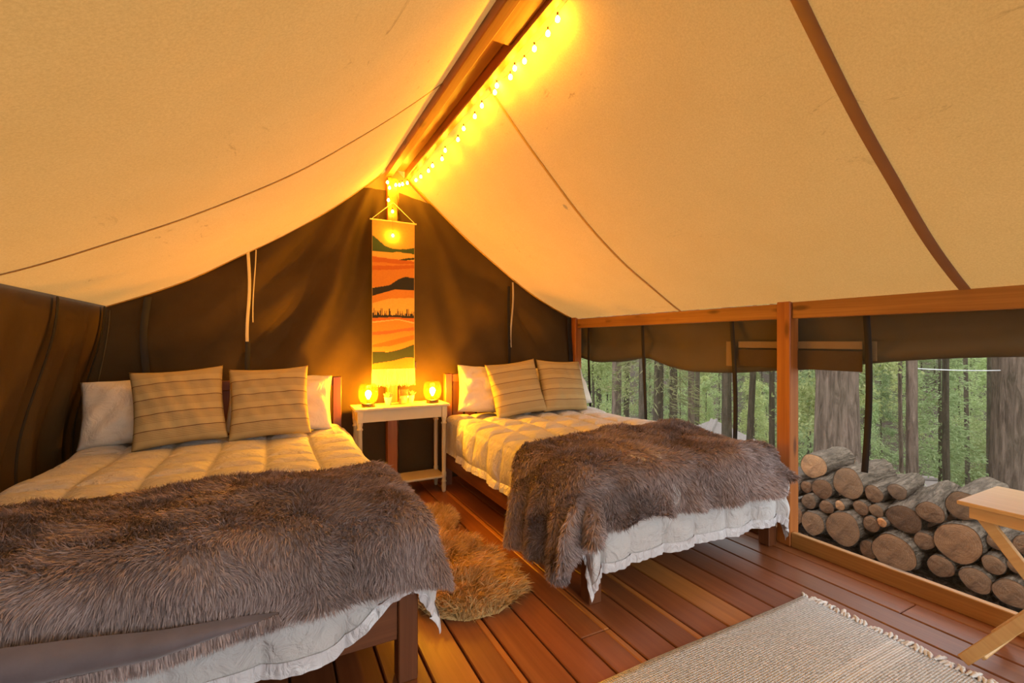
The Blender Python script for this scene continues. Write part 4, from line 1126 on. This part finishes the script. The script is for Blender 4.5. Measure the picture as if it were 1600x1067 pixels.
def leaves(centers, dirs, L, Wd, seed):
    r = np.random.default_rng(seed); n = len(centers)
    d = dirs + r.normal(size=(n, 3)) * .45; d /= np.linalg.norm(d, axis=1, keepdims=True)
    s = np.cross(d, r.normal(size=(n, 3))); s /= np.linalg.norm(s, axis=1, keepdims=True)
    L = (L * (.6 + .8 * r.random(n)))[:, None]; Wd = (Wd * (.6 + .8 * r.random(n)))[:, None]
    V = np.stack([centers, centers + d * L * .5 + s * Wd * .5, centers + d * L, centers + d * L * .5 - s * Wd * .5], 1).reshape(-1, 3)
    F = (np.arange(n) * 4)[:, None] + np.array([[0, 1, 2, 3]])
    return V, F, np.repeat(r.random(n), 4)

def conifer_foliage(name, h, spread, zlo, nb, per, seed, mat, L=.13, Wd=.045, droop=.35):
    r = np.random.default_rng(seed); cs = []; ds = []
    for k in range(nb):
        f = r.random() ** .8; z = zlo + (h - zlo) * f; bl = spread * (1 - f * .85) * (.6 + .5 * r.random()); az = r.random() * 6.283
        m = int(per * (.35 + bl / spread)); t = r.random(m) ** .75
        d = np.array([math.cos(az), math.sin(az), 0.])
        p = d[None] * (t * bl)[:, None]; p[:, 2] = z + .12 * bl * t - droop * bl * t ** 2
        wdt = .28 * bl * (1 - .6 * t) * r.normal(size=m)
        p += np.array([-d[1], d[0], 0])[None] * wdt[:, None]; p[:, 2] += .05 * r.normal(size=m) - .10 * np.abs(wdt)
        cs.append(p); ds.append(np.tile(d * .8 + np.array([0, 0, -.25]), (m, 1)) + np.array([-d[1], d[0], 0])[None] * np.sign(wdt)[:, None] * .6)
    V, F, s_ = leaves(np.concatenate(cs), np.concatenate(ds), L, Wd, seed + 1)
    me = np_mesh(name, V, F, {'strand': ('FLOAT', s_)}); me.materials.append(mat); return me

def bush_foliage(name, h, rad, n, seed, mat, L=.10, Wd=.06):
    r = np.random.default_rng(seed); nc = 46
    c = r.normal(size=(nc, 3)); c /= np.linalg.norm(c, axis=1, keepdims=True); c *= (r.random(nc) ** .4)[:, None]
    c = c * np.array([rad, rad, h * .45]) + np.array([0, 0, h * .55])
    k = r.integers(0, nc, n); p = c[k] + r.normal(size=(n, 3)) * np.array([.22, .22, .13]) * rad * .8
    p[:, 2] = np.maximum(p[:, 2], .05)
    V, F, s_ = leaves(p, r.normal(size=(n, 3)), L, Wd, seed + 1)
    me = np_mesh(name, V, F, {'strand': ('FLOAT', s_)}); me.materials.append(mat); return me

def tree(name, x, y, r0, h, lean, seed, label, group, mat, fol=None, cat='tree', rough=.07, taper=.35, flare=.35, m=36):
    t = empty(name, (x, y, float(ground_z(x, y))), 0, label, cat, group)
    grid_obj('trunk', trunk_mesh(r0, h, lean, seed, m=m, rough=rough, taper=taper, flare=flare), mat, t, True, True)
    if fol is not None:
        f = bpy.data.objects.new('foliage', fol); C.objects.link(f); f.parent = t; f['kind'] = 'stuff'
    return t

fol_droop = conifer_foliage('foliage', 8., 1.1, .9, 120, 75, 901, M['leaf3'], .22, .022, 1.0)
fol_high = conifer_foliage('foliage', 12., .55, 7.2, 40, 40, 902, M['leaf1'], .20, .06, .5)
# trunks near the tent
tree('tree', 6.53, 3.37, .25, 12, (.004, .012), 1, 'thick shaggy-barked trunk standing right behind the log pile', None, M['bark'], fol_high, rough=.05, taper=.5)
tree('tree', 7.03, 2.76, .060, 9, (-.012, .006), 2, 'slim straight bare trunk standing behind the log pile', None, M['bark'], fol_high, taper=.6, flare=.2)
tree('tree', 8.39, 2.28, .20, 12, (.012, -.010), 3, 'thick dark trunk standing behind the tray table', None, M['bark'], fol_high, rough=.05, taper=.6)
tree('tree', 7.04, 7.04, .10, 10, (.01, -.005), 5, 'trunk veiled by drooping conifer branches beyond the screen', None, M['bark2'], fol_droop)
TG = 'bare trunks beyond the screen'
for k, (x_, y_, r_, mt, ln_, lb) in enumerate([
    (7.27, 8.61, .115, 'bark', (.0, .0), 'reddish straight trunk beyond the corner of the screen and bed pillow'),
    (8.85, 10.05, .085, 'bark2', (.01, 0), 'slender dark trunk standing among others in the woods'),
    (9.27, 8.7, .105, 'bark2', (0, .01), 'slender dark trunk standing among others in the woods'),
    (9.7, 8.48, .085, 'bark', (.0, .006), 'slender reddish trunk standing among others in the woods'),
    (7.44, 5.71, .085, 'bark2', (.006, 0), 'nearly black trunk seen between two screen straps beside the post'),
    (8.24, 5.86, .060, 'bark2', (.035, -.02), 'thin leaning dark trunk seen left of the timber post'.replace('left of', 'close to')),
    (9.63, 6.26, .060, 'bark2', (-.01, 0), 'slender dark trunk standing among others in the woods'),
    (8.79, 11.21, .09, 'bark2', (0, 0), 'slender dark trunk standing among others in the woods'),
    (10.9, 4.47, .034, 'bark', (-.004, .004), 'thin pole-like trunk beside the slim bare one behind the logs'),
    (10.4, 3.61, .050, 'bark2', (0, .003), 'slender dark trunk standing among others in the woods'),
    (13.8, 4.09, .060, 'bark2', (.01, 0), 'slender dark trunk standing among others in the woods'),
    (16.1, 5.13, .06, 'bark2', (-.01, .01), 'slender dark trunk standing among others in the woods'),
    (6.2, 6.6, .07, 'bark2', (0, 0), 'slender dark trunk standing among others in the woods'),
    (13.9, 11.9, .10, 'bark2', (0, 0), 'slender dark trunk standing among others in the woods')]):
    tree('tree', x_, y_, r_, 9, ln_, 20 + k, lb, TG, M[mt], fol_high if k % 3 == 0 else None, taper=.6, flare=.15)

fols = [conifer_foliage('foliage', 5.5, 1.0, .3, 110, 80, 910, M['leaf1'], .085, .026), conifer_foliage('foliage', 7., 1.15, .4, 130, 90, 920, M['leaf1'], .095, .028),
        bush_foliage('foliage', 3.2, .72, 6500, 930, M['leaf2'], .055, .032), bush_foliage('foliage', 4.5, .85, 8500, 940, M['leaf2'], .065, .036), conifer_foliage('foliage', 6., 1.05, .3, 110, 80, 950, M['leaf2'], .09, .028)]
stem = [np_mesh('trunk', (lambda P: P.reshape(-1, 3))(trunk_mesh(.045, hh, (0, 0), 960 + k, n=10, m=12)), grid_faces(10, 12, True)) for k, hh in enumerate((5.3, 6.8, 2.6, 3.8, 5.8))]
for me in stem: me.materials.append(M['bark2']); me.shade_smooth()
kinds = [('conifer', 'young feathery green conifer growing in the woods outside', 'young conifers outside'), ('conifer', 'tall feathery green conifer growing in the woods outside', 'tall conifers outside'),
         ('bush', 'low leafy bush growing in the woods outside', 'low bushes outside'), ('bush', 'broad leafy bush growing in the woods outside', 'broad bushes outside'), ('conifer', 'yellow-green conifer growing in the woods outside', 'yellow-green conifers outside')]
rt = np.random.default_rng(88); placed = []
CABINS = ((11.8, 9.64), (16.2, 7.34))
TRUNKS = [(o.location.x, o.location.y) for o in C.objects if o.get('category') == 'tree' and o.parent is None]
gap = 2.15; tries = 0
while len(placed) < 170:
    tries += 1
    if tries % 1500 == 0: gap *= .97
    rr = math.sqrt(rt.uniform(8.3 ** 2, 38 ** 2)) if tries % 2 else rt.uniform(8.3, 26)
    az = R(rt.uniform(1, 67)); x_, y_ = rr * math.cos(az), rr * math.sin(az)
    if x_ < 7.6 or any(math.hypot(x_ - a, y_ - b) < gap for a, b in placed): continue
    if any(math.hypot(x_ - a, y_ - b) < 1.15 for a, b in TRUNKS) or math.hypot(x_ - 7.04, y_ - 7.04) < 2.0: continue
    if any(math.hypot(x_ - a, y_ - b) < 3.3 for a, b in CABINS): continue
    if any(abs(az - math.atan2(b, a)) < .05 and rr < math.hypot(a, b) for a, b in CABINS): continue
    if any(abs(az - math.atan2(b, a)) < .07 and rr < math.hypot(a, b) + 1.2 for a, b in ((8.39, 2.28), (6.53, 3.37), (7.03, 2.76))): continue
    far = rr > 19
    placed.append((x_, y_))
    k = int(rt.choice([0, 1, 2, 3, 4], p=[.28, .26, .1, .1, .26])); nm, lb, gp = kinds[k]
    t = empty(nm, (x_, y_, float(ground_z(x_, y_)) - .05), rt.uniform(0, 6.28), lb, nm if nm == 'bush' else 'tree', gp)
    s_ = rt.uniform(.85, 1.15); t.scale = (s_, s_, s_)
    for me, pn in ((stem[k], 'trunk'), (fols[k], 'foliage')):
        o = bpy.data.objects.new(pn, me); C.objects.link(o); o.parent = t
        if pn == 'foliage': o['kind'] = 'stuff'

# cabins in the hollow and a cable between trees
def cabin(x, y, rz, label, w=2.6, d=2.4, h=2.3):
    z = float(ground_z(x, y)) - .2
    t = empty('cabin', (x, y, z), rz, label, 'building', 'cabins among the trees')
    box('wall', (-w / 2, -d / 2, 0), (w / 2, d / 2, h), M['cabin'], t, .01)
    for s_ in (-1, 1):
        ro = box('roof', (-w / 2 - .3, -.02, -.04), (w / 2 + .3, d / 2 + .55, .04), M['shingle'], t, .01)
        ro.matrix_local = Matrix.Translation((0, s_ * (d / 4 + .1), h + .36)) @ Matrix.Rotation(-s_ * .42, 4, 'X')
    for q in (-1, 1):
        wi = box('window', (q * w * .22 - .35, -d / 2 - .03, .55), (q * w * .22 + .35, -d / 2 - .001, 1.15), M['cream'], t, .005)
        box('pane', (-.29, -.02, -.24), (.29, -.0155, .24), M['grill'], wi, .001)
cabin(11.8, 9.64, R(35), 'small cabin with grey shingle roof in the hollow, seen close to the timber post')
cabin(16.2, 7.34, R(-40), 'low cabin with pale roof farther down, seen above the log pile')
s_ = np.linspace(0, 1, 24)
cab = tube('overhead_cable', np.stack([7.05 + 1.20 * s_, 2.755 - .43 * s_, .955 - .035 * s_ + .012 * (2 * s_ - 1) ** 2], -1) * np.array([1, 1, 1]), .006, M['cable'])
tag(cab, 'thin pale cable strung between the trunks behind the log pile', 'cable')
